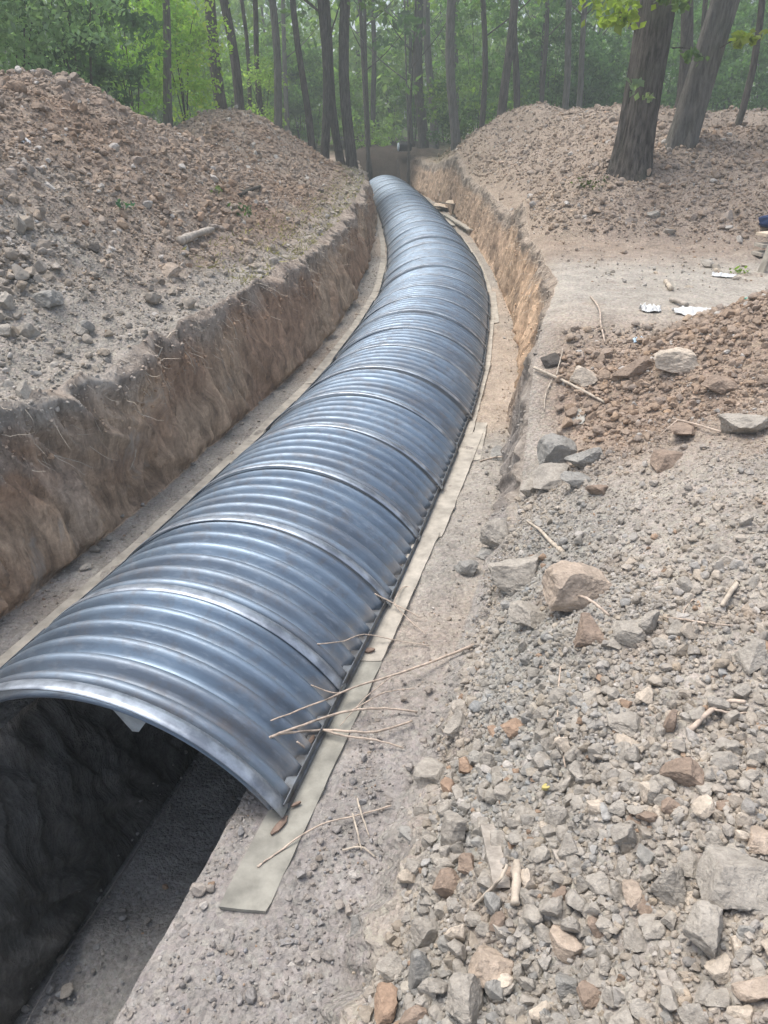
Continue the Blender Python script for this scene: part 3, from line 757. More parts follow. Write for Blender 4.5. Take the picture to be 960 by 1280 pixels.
# ------------------------------------------------------------------ steel arch sections
def steel_mat():
    m, nt, b = new_mat('mill_steel')
    o = objc(nt); info = nt.nodes.new('ShaderNodeObjectInfo')
    va = nt.nodes.new('ShaderNodeVectorMath'); va.operation = 'MULTIPLY_ADD'; va.inputs[1].default_value = (31, 17, 5)
    nt.links.new(info.outputs['Location'], va.inputs[0]); nt.links.new(o, va.inputs[2]); v = va.outputs[0]
    f1 = noise_n(nt, mapping(nt, v, (.5, 3.2, .5)), 2.2, 6, .6)      # bands along the corrugations
    f2 = noise_n(nt, v, 7, 6, .7); f3 = noise_n(nt, mapping(nt, v, (1, 6, 1)), 9, 4, .6)
    c = mixc(nt, mrange(nt, f1, .36, .66, 0, 1), (.27, .345, .425), (.165, .215, .275))
    c = mixc(nt, mrange(nt, f2, .50, .70, 0, .5), c, (.21, .185, .17))
    c = mixc(nt, mrange(nt, f3, .55, .75, 0, .4), c, (.50, .56, .62))
    # settled dust low down on the flanks
    sx = nt.nodes.new('ShaderNodeSeparateXYZ'); nt.links.new(o, sx.inputs[0])
    nearp = mathn(nt, 'MULTIPLY', mrange(nt, sx.outputs['Y'], .02, .55, 1, .12), mrange(nt, f1, .38, .60, 0, 1))
    c = mixc(nt, mathn(nt, 'MULTIPLY', nearp, .4), c, (.20, .18, .165))
    low = mathn(nt, 'MULTIPLY', mrange(nt, sx.outputs['Z'], .02, .16, 1, 0), mrange(nt, f2, .35, .62, .1, 1))
    c = mixc(nt, mathn(nt, 'MULTIPLY', low, .75), c, (.42, .38, .33))
    nt.links.new(c, b.inputs['Base Color'])
    nt.links.new(mathn(nt, 'SUBTRACT', .78, mathn(nt, 'MULTIPLY', low, .7)), b.inputs['Metallic'])
    r = mathn(nt, 'ADD', mrange(nt, f2, .3, .7, .48, .66), mathn(nt, 'MULTIPLY', low, .3))
    nt.links.new(r, b.inputs['Roughness'])
    pr = bump(nt, b, noise_n(nt, v, 3.0, 3, .5), .25, .02); bump(nt, b, noise_n(nt, v, 60, 3, .6), .12, .002, pr)
    return m
M_steel = steel_mat()
M_band = simple_mat('band_steel', (.46, .51, .56), .5, .25, 9, (1, 1, 1), .15, .002, .85, c2=(.24, .27, .31))
W2 = HW*K; RZ = RISE*K; RAm = RA*K; TH = math.asin(W2/RAm)
PITCHC = .157; NC = 6; LEN = PITCHC*NC
def arc_pt(th, r): return r*np.sin(th), r*np.cos(th)-(RAm-RZ)
def sheet(y0, y1, ny, prof, nth=40, thick=.005, bottom=0):
    ths = np.linspace(-TH, TH, nth); ys = np.linspace(y0, y1, ny)
    V = []
    for lay in (0, 1):
        for y in ys:
            r = RAm+prof(y)-lay*thick
            x, z = arc_pt(ths, r); V.append(np.stack([x, np.full(nth, y), z], -1))
    V = np.concatenate(V); F = []
    def q(l, i, j): return l*ny*nth+i*nth+j
    for i in range(ny-1):
        for j in range(nth-1):
            F.append((q(0, i, j), q(0, i, j+1), q(0, i+1, j+1), q(0, i+1, j)))
            F.append((q(1, i, j), q(1, i+1, j), q(1, i+1, j+1), q(1, i, j+1)))
    for j in range(nth-1):
        F.append((q(0, 0, j), q(1, 0, j), q(1, 0, j+1), q(0, 0, j+1)))
        F.append((q(0, ny-1, j), q(0, ny-1, j+1), q(1, ny-1, j+1), q(1, ny-1, j)))
    for i in range(ny-1):
        F.append((q(0, i, 0), q(0, i+1, 0), q(1, i+1, 0), q(1, i, 0)))
        F.append((q(0, i, nth-1), q(1, i, nth-1), q(1, i+1, nth-1), q(0, i+1, nth-1)))
    return V, np.array(F)
AMP = .037
def prof_c(y):
    c = -math.cos(2*math.pi*(y-.03)/PITCHC) if y > .03 else -1
    return AMP*math.tanh(1.4*c)/math.tanh(1.4)
def prof_first(y):
    if y < .05: return AMP*.6
    return AMP*(-math.cos(2*math.pi*(y-.05)/PITCHC))*1.0
V, F = sheet(.0, LEN+.03, NC*12+4, prof_c); me_sheet = np_mesh('corrugated_sheet', V, F, M_steel, True)
V, F = sheet(-.050, .045, 4, lambda y: AMP+.016-.012*(y > .03), thick=.006); me_band = np_mesh('end_band', V, F, M_band, True)
M_dark = simple_mat('dark_foot_steel', (.16, .18, .20), .6, .4, 12, metallic=.5, c2=(.10, .095, .09))
def foot_mesh(s):
    bm = bmesh.new()
    for (cx, cz, sx, sz_) in ((s*(W2+.027), .030, .006, .064), (s*(W2-.002), .012, .085, .006)):
        m = bmesh.ops.create_cube(bm, size=1.0)
        for v in m['verts']: v.co = Vector((v.co.x*sx+cx, v.co.y*(LEN)+LEN/2, v.co.z*sz_+cz))
    bmesh.ops.bevel(bm, geom=list(bm.edges), offset=.0015, segments=1, affect='EDGES')
    me = bpy.data.meshes.new('foot_angle'); bm.to_mesh(me); bm.free(); me.materials.append(M_dark); return me
me_foot = {1: foot_mesh(1), -1: foot_mesh(-1)}
def edge_mesh():
    V, F = sheet(-.006, .006, 2, lambda y: AMP+.003, thick=.05); return np_mesh('rim', V, F, M_band, True)
me_rim = edge_mesh()
ORD = 'first second third fourth fifth sixth seventh eighth ninth tenth eleventh twelfth thirteenth fourteenth fifteenth sixteenth seventeenth eighteenth nineteenth twentieth'.split()
TEN = {2: 'twenty', 3: 'thirty', 4: 'forty'}; TENO = {2: 'twentieth', 3: 'thirtieth', 4: 'fortieth'}
def ordw(n):
    if n <= 20: return ORD[n-1]
    a, b = divmod(n, 10)
    return TENO[a] if b == 0 else TEN[a]+' '+ORD[b-1]
# walk the centreline
pts = []; Y = .955
step = LEN/K
n = 0
while Y < 12.25:
    s = float(slope_c(Y)); L = math.sqrt(1+s*s)
    Y2 = Y+step/L
    pts.append((float(f_c(Y)), Y, float(f_c(Y2)), Y2)); Y = Y2
NR = len(pts)
for i, (x0, y0, x1, y1) in enumerate(pts):
    rz = -math.atan2(x1-x0, y1-y0)+random.uniform(-.02, .02)
    e = empty('steel_arch', (x0*K+random.uniform(-.012, .012), y0*K, .016+random.uniform(0, .010)), rz)
    e.rotation_euler = (random.uniform(-.010, .006)-.003, random.uniform(-.006, .006), rz); e.scale = (random.uniform(.992, 1.006), 1, random.uniform(.975, 1.02))
    for nm, me in (('corrugated_sheet', me_sheet), ('end_band', me_band), ('foot_angle', me_foot[1]), ('foot_angle', me_foot[-1])):
        link(nm, me, e)
    if i == 0: lab = 'blue grey corrugated steel arch at the open near end over the dark trench'
    elif i == NR-1: lab = 'last corrugated steel arch at the far end of the row'
    else: lab = f'{ordw(i+1)} corrugated steel arch counted from the open near end'
    tag(e, lab, 'steel arch', 'corrugated steel arches lined up in the trench')

# ------------------------------------------------------------------ boards under the arch feet
M_board = simple_mat('fibreboard', (.29, .28, .24), .85, .3, 7, (1, 1, 1), .3, .004)
M_board2 = simple_mat('pale_board', (.42, .385, .325), .85, .3, 7, (1, 1, 1), .3, .004)
M_wood = simple_mat('weathered_wood', (.40, .36, .31), .9, .35, 18, (1, 1, .12), .6, .006)
M_twig = simple_mat('dry_twig', (.50, .41, .33), .9, .35, 25, (1, 1, 1), .5, .003)
M_root = simple_mat('pale_root', (.52, .45, .36), .85, .3, 25, (1, 1, 1), .5, .003)
def board(Y0, Y1, off, side, w, mat, label, group, thick=.018, seed=0, dx1=0, zoff=.0):
    n = max(6, int((Y1-Y0)*K/.06)); ys = np.linspace(Y0, Y1, n)
    r = np.random.default_rng(seed)
    xc = f_foot(ys, side)+off
    x0, x1 = xc[0], xc[-1]+dx1                        # boards are straight: chord
    xs = x0+(x1-x0)*np.linspace(0, 1, n)
    if Y1-Y0 > 1.0: xs = xs*.35+xc*.65                # long thin ones bend with the row
    d = np.array([(xs[-1]-xs[0]), ys[-1]-ys[0]]); d /= np.linalg.norm(d); nx, ny = d[1], -d[0]
    V = []; na = 5
    for i in range(n):
        jag = r.normal(0, .0018)
        jag2 = .003*float(vnoise(np.array([ys[i]*K*5.0+seed]), np.array([.5]))[0])
        for lay in (0, 1):
            for j in range(na):
                u = -1+2*j/(na-1); o = u*w/2+(jag+jag2 if j == na-1 else 0)
                z = .016+zoff-lay*thick+.004*float(vnoise(np.array([ys[i]*K*1.7+seed]), np.array([j*.4]))[0])+.003*u*u
                V.append((xs[i]*K+nx*o+(0.0), ys[i]*K+ny*o+(jag*1.5 if i in (0, n-1) else 0)+(.02*u if i == 0 else 0), z))
    F = []
    def q(i, l, j): return i*2*na+l*na+j
    for i in range(n-1):
        for j in range(na-1):
            F.append((q(i, 0, j), q(i, 0, j+1), q(i+1, 0, j+1), q(i+1, 0, j))); F.append((q(i, 1, j), q(i+1, 1, j), q(i+1, 1, j+1), q(i, 1, j+1)))
        F.append((q(i, 0, 0), q(i+1, 0, 0), q(i+1, 1, 0), q(i, 1, 0))); F.append((q(i, 0, na-1), q(i, 1, na-1), q(i+1, 1, na-1), q(i+1, 0, na-1)))
    for i in (0, n-1):
        for j in range(na-1): F.append((q(i, 0, j), q(i, 1, j), q(i, 1, j+1), q(i, 0, j+1)))
    F = np.array(F)
    o = link('board', np_mesh('board', V, F, mat, False)); tag(o, label, 'board', group)
GR, GL = 'boards under the right feet of the arches', 'boards under the left feet of the arches'
board(.70, 1.26, .018, 1, .215, M_board, 'grey green board sticking out past the open end under the near right arch foot', GR, seed=1)
board(1.25, 1.80, .026, 1, .17, M_board2, 'beige board under the right feet just beyond the nearest board', GR, seed=2, zoff=.006)
board(1.77, 2.52, .034, 1, .18, M_board2, 'long beige board with a ragged outer edge beside the middle of the row, right side', GR, seed=3, dx1=.01)
board(2.28, 2.62, .075, 1, .12, M_board2, 'short beige offcut poking out beside the end of the long beige board', GR, seed=4, dx1=-.02, zoff=-.006)
board(2.50, 3.35, .018, 1, .12, M_board2, 'narrow pale board under the right feet where the row begins to bend', GR, seed=5)
board(3.33, 4.30, .018, 1, .12, M_board2, 'narrow pale board along the right feet halfway down the row', GR, seed=6)
board(4.10, 4.90, .04, 1, .13, M_board2, 'pale board standing slightly proud at the outside of the bend on the right', GR, seed=7)
board(4.88, 5.9, .02, 1, .11, M_board2, 'narrow pale board on the right side beyond the bend', GR, seed=8)
board(5.9, 7.2, .02, 1, .11, M_board2, 'farthest thin pale board along the right feet', GR, seed=9)
lft = [(1.05, 1.75, 'pale board under the left feet of the nearest arches'), (1.74, 2.45, 'pale board under the left feet next to the first large bend of wall'), (2.44, 3.05, 'pale board under the left feet ending in a small gap'),
       (3.06, 3.9, 'thin pale board along the left feet just before the bend'), (3.9, 4.9, 'thin pale board along the left feet inside the bend'), (4.9, 6.1, 'thin pale board along the left feet past the bend'), (6.1, 7.4, 'thin pale board far down the left side'), (7.4, 8.9, 'farthest thin pale board on the left side')]
for i, (a, b, lab) in enumerate(lft): board(a, b, -.038, -1, .13, M_board2, lab, GL, seed=20+i)

# ------------------------------------------------------------------ sticks, twigs
def tube_arrays(pts, r0, r1, seg=7, seed=0, rough=.15):
    pts = [Vector(p) for p in pts]; V, F = [], []
    r = np.random.default_rng(seed); n = len(pts)
    for i, p in enumerate(pts):
        d = (pts[min(i+1, n-1)]-pts[max(i-1, 0)]).normalized()
        a = d.orthogonal().normalized(); b = d.cross(a)
        rad = r0+(r1-r0)*i/(n-1)
        for k in range(seg):
            th = 2*math.pi*k/seg; q = rad*(1+rough*r.uniform(-1, 1))
            V.append(p+a*math.cos(th)*q+b*math.sin(th)*q)
    for i in range(n-1):
        for k in range(seg):
            k2 = (k+1) % seg; F.append((i*seg+k, i*seg+k2, (i+1)*seg+k2, (i+1)*seg+k))
    c0 = len(V); V.append(pts[0]); V.append(pts[-1])
    for k in range(seg):
        k2 = (k+1) % seg; F.append((c0, k2, k, c0)); F.append((c0+1, (n-1)*seg+k, (n-1)*seg+k2, c0+1))
    return V, F
def py_mesh(name, V, F, mat, smooth=True):
    me = bpy.data.meshes.new(name)
    me.from_pydata([tuple(v) for v in V], [], [tuple(dict.fromkeys(f)) for f in F]); me.materials.append(mat)
    me.polygons.foreach_set('use_smooth', [smooth]*len(me.polygons)); me.update(); return me
def smooth_poly(pts, m=5, jit=0.0):
    out = []; n = len(pts)
    for i in range(n-1):
        p0, p1, p2, p3 = pts[max(i-1, 0)], pts[i], pts[i+1], pts[min(i+2, n-1)]
        for k in range(m):
            t = k/m
            q = .5*((2*p1)+(p2-p0)*t+(2*p0-5*p1+4*p2-p3)*t*t+(3*p1-p0-3*p2+p3)*t**3)
            if jit: q = q+Vector((random.uniform(-jit, jit), random.uniform(-jit, jit), random.uniform(-jit, jit)))
            out.append(q)
    out.append(pts[-1]); return out
def stick(name, paths, mat, label, cat, group=None, lift=.012, arch=True):
    """paths: list of (pixel points [(px,py,extra_lift)...], r0, r1) -> one mesh"""
    V, F = [], []
    for pp, r0, r1 in paths:
        P3 = [hit(p[0], p[1], arch=arch, lift=lift+(p[2] if len(p) > 2 else 0))[0] for p in pp]
        if r0 > .01:
            A_, B_ = P3[0].copy(), P3[-1].copy(); nP = len(P3)
            P3 = [A_.lerp(B_, q_/(nP-1))+Vector((0, 0, .012*math.sin(3.1*q_/(nP-1)))) for q_ in range(nP)]
        for a in range(1, len(P3)):                    # no sudden jumps in depth
            if (P3[a]-P3[a-1]).length > 1.2: P3[a] = P3[a-1]+(P3[a]-P3[a-1])*.5
        kf = 1.3 if r0 < .01 else 1.0
        v, f = tube_arrays(smooth_poly(P3, 5, min(r0*.4, .0016)), r0*kf, r1*kf, 7, len(V))
        o = len(V); V += v; F += [tuple(x+o for x in q) for q in f]
    o = link(name, py_mesh(name, V, F, mat)); tag(o, label, cat, group); return o
TG = 'dry twigs fallen beside the near arches'
stick('dry_branch', [([(592, 808), (560, 826, .03), (537, 838, .05), (490, 860, .08), (447, 876, .10), (402, 890, .06), (339, 907, .02)], .0075, .003),
                     ([(447, 876, .10), (421, 882, .08), (389, 862, .02)], .004, .003), ([(490, 860, .08), (455, 886, .06), (425, 915, .03)], .003, .0015)], M_twig, 'long thin dry branch reaching from the soil across the board onto the near arch', 'branch', TG)
stick('dry_branch', [([(522, 895, .02), (480, 896, .05), (440, 902, .07), (400, 915, .06), (350, 925, .03), (337, 928, .02)], .0045, .006),
                     ([(515, 907, .02), (470, 925, .05), (430, 926, .06), (402, 925, .06), (350, 925, .03)], .005, .006),
                     ([(504, 939, .01), (470, 934, .04), (432, 931, .05), (402, 924, .06)], .004, .005), ([(440, 902, .07), (480, 878, .06), (518, 868, .03)], .004, .002)], M_twig, 'forked pale dry branch with its thick tip resting on the first arch', 'branch', TG)
stick('twig', [([(397, 811, .02), (430, 810, .04), (455, 807, .05), (500, 808, .03), (537, 810, .01)], .003, .0025)], M_twig, 'straight thin twig lying level across the board at the second arch', 'twig', TG)
stick('twig', [([(468, 747, .02), (492, 764, .05), (526, 777, .02)], .0045, .003), ([(492, 764, .05), (515, 785, .03), (533, 796, .01)], .003, .002), ([(492, 764, .05), (500, 745, .04), (508, 739, .03), (520, 740, .01)], .003, .002)], M_twig, 'small forked twig over the board beside the third arch', 'twig', TG)
stick('twig', [([(322, 1087, .005), (350, 1068, .01), (376, 1051, .02), (408, 1036, .03), (440, 1027, .02), (489, 1010, .005)], .0035, .003)], M_twig, 'thin curved twig lying over the free end of the nearest board', 'twig', TG)
for q_, l_ in (([(447, 1006, .03), (452, 1028, .05), (462, 1051, .01)], 'right one of two small pale root ends standing in the ledge soil'), ([(441, 1025, .03), (446, 1045, .04), (452, 1066, .005)], 'left one of two small pale root ends standing in the ledge soil'), ([(428, 1066, .005), (452, 1063, .01), (470, 1075, 0)], 'small pale root end lying flat on the ledge soil')):
    stick('twig', [(q_, .004, .003)], M_root, l_, 'twig')
stick('twig', [([(390, 945, .0), (372, 935, .03)], .005, .004)], M_twig, 'short stub of twig at the foot of the first arch', 'twig', TG)
stick('root_stick', [([(667, 466, .04), (690, 474, .03), (715, 488, .02), (735, 498, .02), (756, 505, .0)], .014, .011), ([(695, 474, .03), (700, 455, .04), (703, 440, .02)], .005, .003), ([(690, 478, .02), (682, 496, .02), (680, 515, .0)], .006, .004)], M_root, 'long pale root stick with side shoots lying at the edge of the brown near heap', 'stick')
stick('stick', [([(658, 656, .02), (672, 667, .03), (688, 682, .02), (704, 693, .0)], .006, .013)], M_root, 'short pale pointed stick above the largest tan clod', 'stick')
stick('twig', [([(690, 753, .05), (715, 763, .09), (735, 770, .09), (760, 780, .04)], .007, .005)], M_twig, 'curved brown twig draped over the front of the largest tan clod', 'twig')
stick('twig', [([(822, 774, .0), (850, 781, .02), (880, 786, .02), (915, 785, .0)], .005, .003), ([(850, 781, .02), (856, 765, .02), (870, 750, 0)], .003, .002)], M_twig, 'straight thin twig right of the row of three clods', 'twig')
stick('stick', [([(901, 765, .02), (908, 752, .02), (920, 735, .02)], .011, .014)], M_root, 'stubby pale broken stick standing out on the slope near the right edge', 'stick')
stick('twig', [([(700, 838, .01), (697, 875, .01), (697, 915, .01), (706, 965, .01)], .0035, .003)], M_twig, 'thin long twig running straight down the middle of the rubble', 'twig')
stick('dry_branch', [([(860, 918, .0), (880, 903, .03), (905, 890, .04), (930, 885, .02)], .009, .006), ([(890, 897, .03), (915, 900, .02), (935, 893, .0)], .004, .003)], M_twig, 'forked dry twig at right above the brown grey clod', 'branch')
stick('stick', [([(645, 1088, .03), (644, 1110, .03), (643, 1138, .02)], .016, .017)], M_root, 'short peeled pale stick standing beside the weathered wooden slat', 'stick')
stick('twig', [([(632, 1098, .06), (622, 1115, .05), (600, 1133, .03), (582, 1146, .01)], .005, .004)], M_root, 'bent pale straw like twig below the weathered wooden slat', 'twig')
stick('twig', [([(738, 372, .0), (748, 392, .04), (750, 410, .04), (756, 430, .0)], .008, .006)], M_twig, 'dark bent twig standing on the trodden ground right of the trench', 'twig')
stick('twig', [([(600, 578, .0), (620, 575, .02), (636, 573, .0)], .006, .005)], M_twig, 'short twig on the ledge beside the blue grey rim pile', 'twig')
stick('twig', [([(840, 530, .03), (865, 538, .04), (900, 545, .02)], .010, .007), ([(845, 532, .03), (825, 545, .0)], .006, .004)], M_twig, 'brown twig across the cracked crust of the near heap', 'twig')
stick('short_log', [([(225, 306, .03), (240, 300, .04), (255, 293, .04), (266, 291, .03)], .055, .038)], M_wood, 'short pale broken log on the lower slope of the left heap', 'log', arch=False)
stick('stick', [([(299, 247, .02), (312, 241, .04), (325, 236, .02)], .035, .028)], M_bark, 'dark short stick low on the left heap near the wall edge', 'stick', arch=False)
stick('stick', [([(838, 378, .02), (848, 383, .03), (858, 385, .02)], .028, .026)], M_wood, 'grey wood chunk lying against the white plastic sheet', 'stick', arch=False)
stick('stick', [([(832, 354, .01), (838, 364, .02)], .030, .030)], M_root, 'small pale wood peg on the trodden ground behind the plastic', 'stick', arch=False)
stick('twig', [([(190, 470, 0), (215, 420, .01), (245, 422, .0)], .006, .004)], M_root, 'fine pale root lying on the lip of the left wall', 'twig', arch=False)
# fine roots hanging from the left wall top
for i, (a, b_) in enumerate([((325, 358), (348, 380)), ((300, 372), (322, 388)), ((60, 570), (108, 586)), ((280, 392), (291, 425)), ((225, 432), (238, 470)), ((150, 450), (190, 478)), ((340, 350), (352, 362)), ((170, 550), (155, 590))]):
    p0, _ = hit(*a); p1, _ = hit(*b_)
    mid = (p0+p1)/2+Vector((.06, -.03, .02))
    v, f = tube_arrays(smooth_poly([p0, mid, p1+Vector((.05, 0, 0))], 6, .004), .004, .002, 5, i)
    tag(link('hanging_root', py_mesh('hanging_root', v, f, M_root)), 'fine pale root dangling from the cut face of the left trench wall', 'root', 'fine roots hanging from the left wall')

# wooden slat, offcuts, chips
def slab(name, px0, py0, px1, py1, w, th, mat, label, cat, lift=.02, arch=False, group=None, seed=0, parent=None):
    a, _ = hit(px0, py0, arch=arch, lift=lift); b, _ = hit(px1, py1, arch=arch, lift=lift)
    d = (b-a); L = d.length; d.normalize(); s = d.cross(Vector((0, 0, 1))).normalized(); u = s.cross(d)
    r = random.Random(seed); n = 10; V, F = [], []
    for i in range(n+1):
        p = a+d*L*i/n; hw = w/2*(1+r.uniform(-.08, .08)); bow = .004*math.sin(i*1.1+seed)
        for (sx, uz) in ((-1, 1), (1, 1), (1, -1), (-1, -1)): V.append(p+s*sx*hw+u*(uz*th/2+bow)+d*(r.uniform(-.012, .012) if i in (0, n) else 0))
    for i in range(n):
        for k in range(4): F.append((i*4+k, (i+1)*4+k, (i+1)*4+(k+1) % 4, i*4+(k+1) % 4))
    F += [(0, 1, 2, 3), (n*4+3, n*4+2, n*4+1, n*4)]
    o = link(name, py_mesh(name, V, F, mat, False), parent)
    if parent is None: tag(o, label, cat, group)
    return o
slab('wooden_slat', 609, 1040, 626, 1112, .062, .016, M_wood, 'weathered grey wooden slat lying in the foreground rubble', 'slat', lift=.035)
slab('wood_chip', 694, 1068, 706, 1090, .03, .01, M_wood, 'small grey wood chip in the rubble right of the wooden slat', 'wood chip', lift=.02)
slab('wood_chip', 822, 1222, 836, 1250, .025, .012, M_wood, 'pale narrow wood splinter near the bottom right of the rubble', 'wood chip', lift=.03)
M_barkchip = simple_mat('bark_chip', (.22, .16, .125), .95, .4, 20, bstr=.8, bdist=.006)
def chip(name, cx, cy, L, W_, ang, mat, label, cat, lift):
    p, _ = hit(cx, cy, arch=False); p.z = max(p.z, 0)+lift
    bm = bmesh.new(); r = random.Random(int(cx)); n = 12
    ring = []
    for i in range(n):
        th = 2*math.pi*i/n; q = 1+r.uniform(-.22, .22)
        ring.append((math.cos(th)*L/2*q, math.sin(th)*W_/2*q))
    top = [bm.verts.new((x, y, .006+.004*r.random())) for x, y in ring]; bot = [bm.verts.new((x, y, -.003)) for x, y in ring]
    bm.faces.new(top); bm.faces.new(bot[::-1])
    for i in range(n): bm.faces.new((top[i], bot[i], bot[(i+1) % n], top[(i+1) % n]))
    me = bpy.data.meshes.new(name); bm.to_mesh(me); bm.free(); me.materials.append(mat)
    o = link(name, me, loc=p); o.rotation_euler = (0, 0, ang); tag(o, label, cat)
chip('bark_chip', 350, 1037, .115, .032, 1.05, M_barkchip, 'long reddish bark chip lying on the nearest board', 'bark chip', .024)
chip('bark_chip', 371, 1010, .05, .015, .6, M_barkchip, 'tiny bark sliver on the nearest board beside the arch foot', 'bark chip', .024)
chip('dry_leaf', 461, 820, .075, .045, .2, M_barkchip, 'curled brown dry leaf where the first two boards meet', 'leaf', .03)
chip('bark_chip', 389, 935, .09, .03, 1.2, M_barkchip, 'reddish bark scrap against the first arch foot', 'bark chip', .035)
M_yel = simple_mat('yellow_leaf', (.5, .43, .16), .7, .2); chip('fallen_leaf', 681, 991, .03, .025, .3, M_yel, 'tiny yellow fallen leaf in the middle of the rubble', 'leaf', .03)

# folded steel scrap hanging under the near rim
p0 = Vector((pts[0][0]*K, pts[0][1]*K, 0)); rz0 = -math.atan2(pts[0][2]-pts[0][0], pts[0][3]-pts[0][1])
def rim_pt(th, yy, dr=0):
    x, z = arc_pt(th, RAm-.03-dr); v = Matrix.Rotation(rz0, 3, 'Z')@Vector((x, yy, z+.016)); return p0+v
ta = .085; V = [rim_pt(ta, .03), rim_pt(ta+.19, .03), rim_pt(ta+.15, .035, .13), rim_pt(ta+.115, .04, .15)]
V2 = [v+Vector((-.001, .006, .001)) for v in V]
M_scrap = simple_mat('scrap_tin', (.55, .60, .62), .5, .2, 10, metallic=.4)
tag(link('metal_tab', py_mesh('metal_tab', V+V2, [(0, 1, 2, 3), (7, 6, 5, 4), (0, 4, 5, 1), (1, 5, 6, 2), (2, 6, 7, 3), (3, 7, 4, 0)], M_scrap, False)), 'pale triangular sheet scrap hanging under the near rim of the first arch', 'metal scrap')

# string along the inner wall foot
sp_ = []
for (qx, qy) in [(26, 1290), (70, 1210), (110, 1150), (145, 1100), (179, 1050), (212, 1002), (240, 960)]:
    q, _ = hit(qx, qy); sp_.append(q+Vector((.03, 0, .04)))
v, f = tube_arrays(smooth_poly(sp_, 8, .003), .005, .005, 6, 5, .05)
tag(link('string', py_mesh('string', v, f, simple_mat('twine', (.3, .29, .27), .8, .3))), 'thin grey string running along the foot of the dark inner wall', 'string')

# ------------------------------------------------------------------ planks and sheets in the far trench
M_card = simple_mat('cardboard', (.62, .52, .40), .85, .15, 8)
def sheet_piece(name, cx, cy, L, W_, ang, z, mat, parent, bend=.04, tilt=0, seed=0):
    p, _ = hit(cx, cy); r = random.Random(seed); n, m = 9, 5; V = []; F = []
    for lay in (0, 1):
        for i in range(n):
            for j in range(m):
                a, b = (i/(n-1)-.5)*L, (j/(m-1)-.5)*W_
                V.append((a+(r.uniform(-.02, .02) if i in (0, n-1) else 0), b+(r.uniform(-.015, .015) if j in (0, m-1) else 0), bend*math.sin(i*.9+seed)*.5+tilt*b+.012*math.cos(j*2+i)-lay*.008))
    def q(l, i, j): return l*n*m+i*m+j
    for i in range(n-1):
        for j in range(m-1): F += [(q(0, i, j), q(0, i+1, j), q(0, i+1, j+1), q(0, i, j+1)), (q(1, i, j), q(1, i, j+1), q(1, i+1, j+1), q(1, i+1, j))]
    for i in range(n-1): F += [(q(0, i, 0), q(1, i, 0), q(1, i+1, 0), q(0, i+1, 0)), (q(0, i, m-1), q(0, i+1, m-1), q(1, i+1, m-1), q(1, i, m-1))]
    for j in range(m-1): F += [(q(0, 0, j), q(0, 0, j+1), q(1, 0, j+1), q(1, 0, j)), (q(0, n-1, j), q(1, n-1, j), q(1, n-1, j+1), q(0, n-1, j+1))]
    o = link(name, py_mesh(name, V, F, mat), parent, (p.x, p.y, p.z+z)); o.rotation_euler = (0, 0, ang); return o
tag(sheet_piece('board_sheet', 556, 263, 1.1, .75, 1.5, .12, M_card, None, .10, .1, 1), 'bent tan sheet lying on the right ledge by the far trench wall', 'sheet', 'sheets stacked in the far trench')
tag(sheet_piece('board_sheet', 566, 264, 1.0, .55, 1.1, .27, M_card, None, .08, .05, 2), 'topmost pale curled sheet of the pile in the far trench', 'sheet', 'sheets stacked in the far trench')
tag(sheet_piece('board_sheet', 563, 272, .9, .4, 1.7, .05, M_bark, None, .03, .0, 3), 'dark flat sheet beneath the curled pale sheets in the far trench', 'sheet', 'sheets stacked in the far trench')
slab('plank', 556, 272, 588, 292, .17, .035, M_board2, 'pale plank end poking towards the viewer from the sheet pile in the far trench', 'plank', lift=.10)
slab('plank', 548, 268, 566, 284, .14, .03, M_board2, 'shorter plank beside the arches below the sheet pile', 'plank', lift=.05)

# ------------------------------------------------------------------ white plastic, blue scrap
M_plastic = simple_mat('white_plastic', (.62, .63, .62), .45, .06, 6, bstr=.3, bdist=.01, spec=.5)
M_bluep = simple_mat('light_blue_plastic', (.50, .66, .80), .4, .1, 6, spec=.5)
M_green = simple_mat('green_scrap', (.15, .42, .33), .5, .2, 6)
def crumple(name, cx, cy, L, W_, h, ang, mat, label, cat, seed=0):
    p, _ = hit(cx, cy); n, m = 26, 14; xs = np.linspace(-.5, .5, n); ys = np.linspace(-.5, .5, m)
    Xg, Yg = np.meshgrid(xs, ys, indexing='ij')
    edge = 1-.35*np.abs(fbm(Xg*5+seed, Yg*5, o=2)); X_ = Xg*L*edge; Y_ = Yg*W_*edge*(.45+.9*(1-np.abs(Xg*1.7)**2).clip(0, 1))
    ca, sa = math.cos(ang), math.sin(ang)
    wx = p.x+X_*ca-Y_*sa; wy = p.y+X_*sa+Y_*ca
    Z_ = surf_m(wx, wy)+.012+h*(np.abs(fbm(Xg*6+seed, Yg*4, o=3)))*1.6*(1-(2*Yg)**2*.7)
    V = np.stack([wx, wy, Z_], -1).reshape(-1, 3); V2 = V-np.array([0, 0, .003]); F = []
    for i in range(n-1):
        for j in range(m-1):
            a = i*m+j; F.append((a, a+m, a+m+1, a+1)); b = a+n*m; F.append((b, b+1, b+m+1, b+m))
    k = n*m
    for i in range(n-1): F.append((i*m, i*m+k, (i+1)*m+k, (i+1)*m)); F.append((i*m+m-1, (i+1)*m+m-1, (i+1)*m+m-1+k, i*m+m-1+k))
    for j in range(m-1): F.append((j, j+1, j+1+k, j+k)); F.append(((n-1)*m+j, (n-1)*m+j+k, (n-1)*m+j+1+k, (n-1)*m+j+1))
    o = link(name, np_mesh(name, np.concatenate([V, V2]), np.array(F), mat, True)); tag(o, label, cat)
crumple('plastic_sheet', 871, 392, .50, .28, .05, -.15, M_plastic, 'larger crumpled white plastic sheet on the trodden ground', 'plastic sheet', 1)
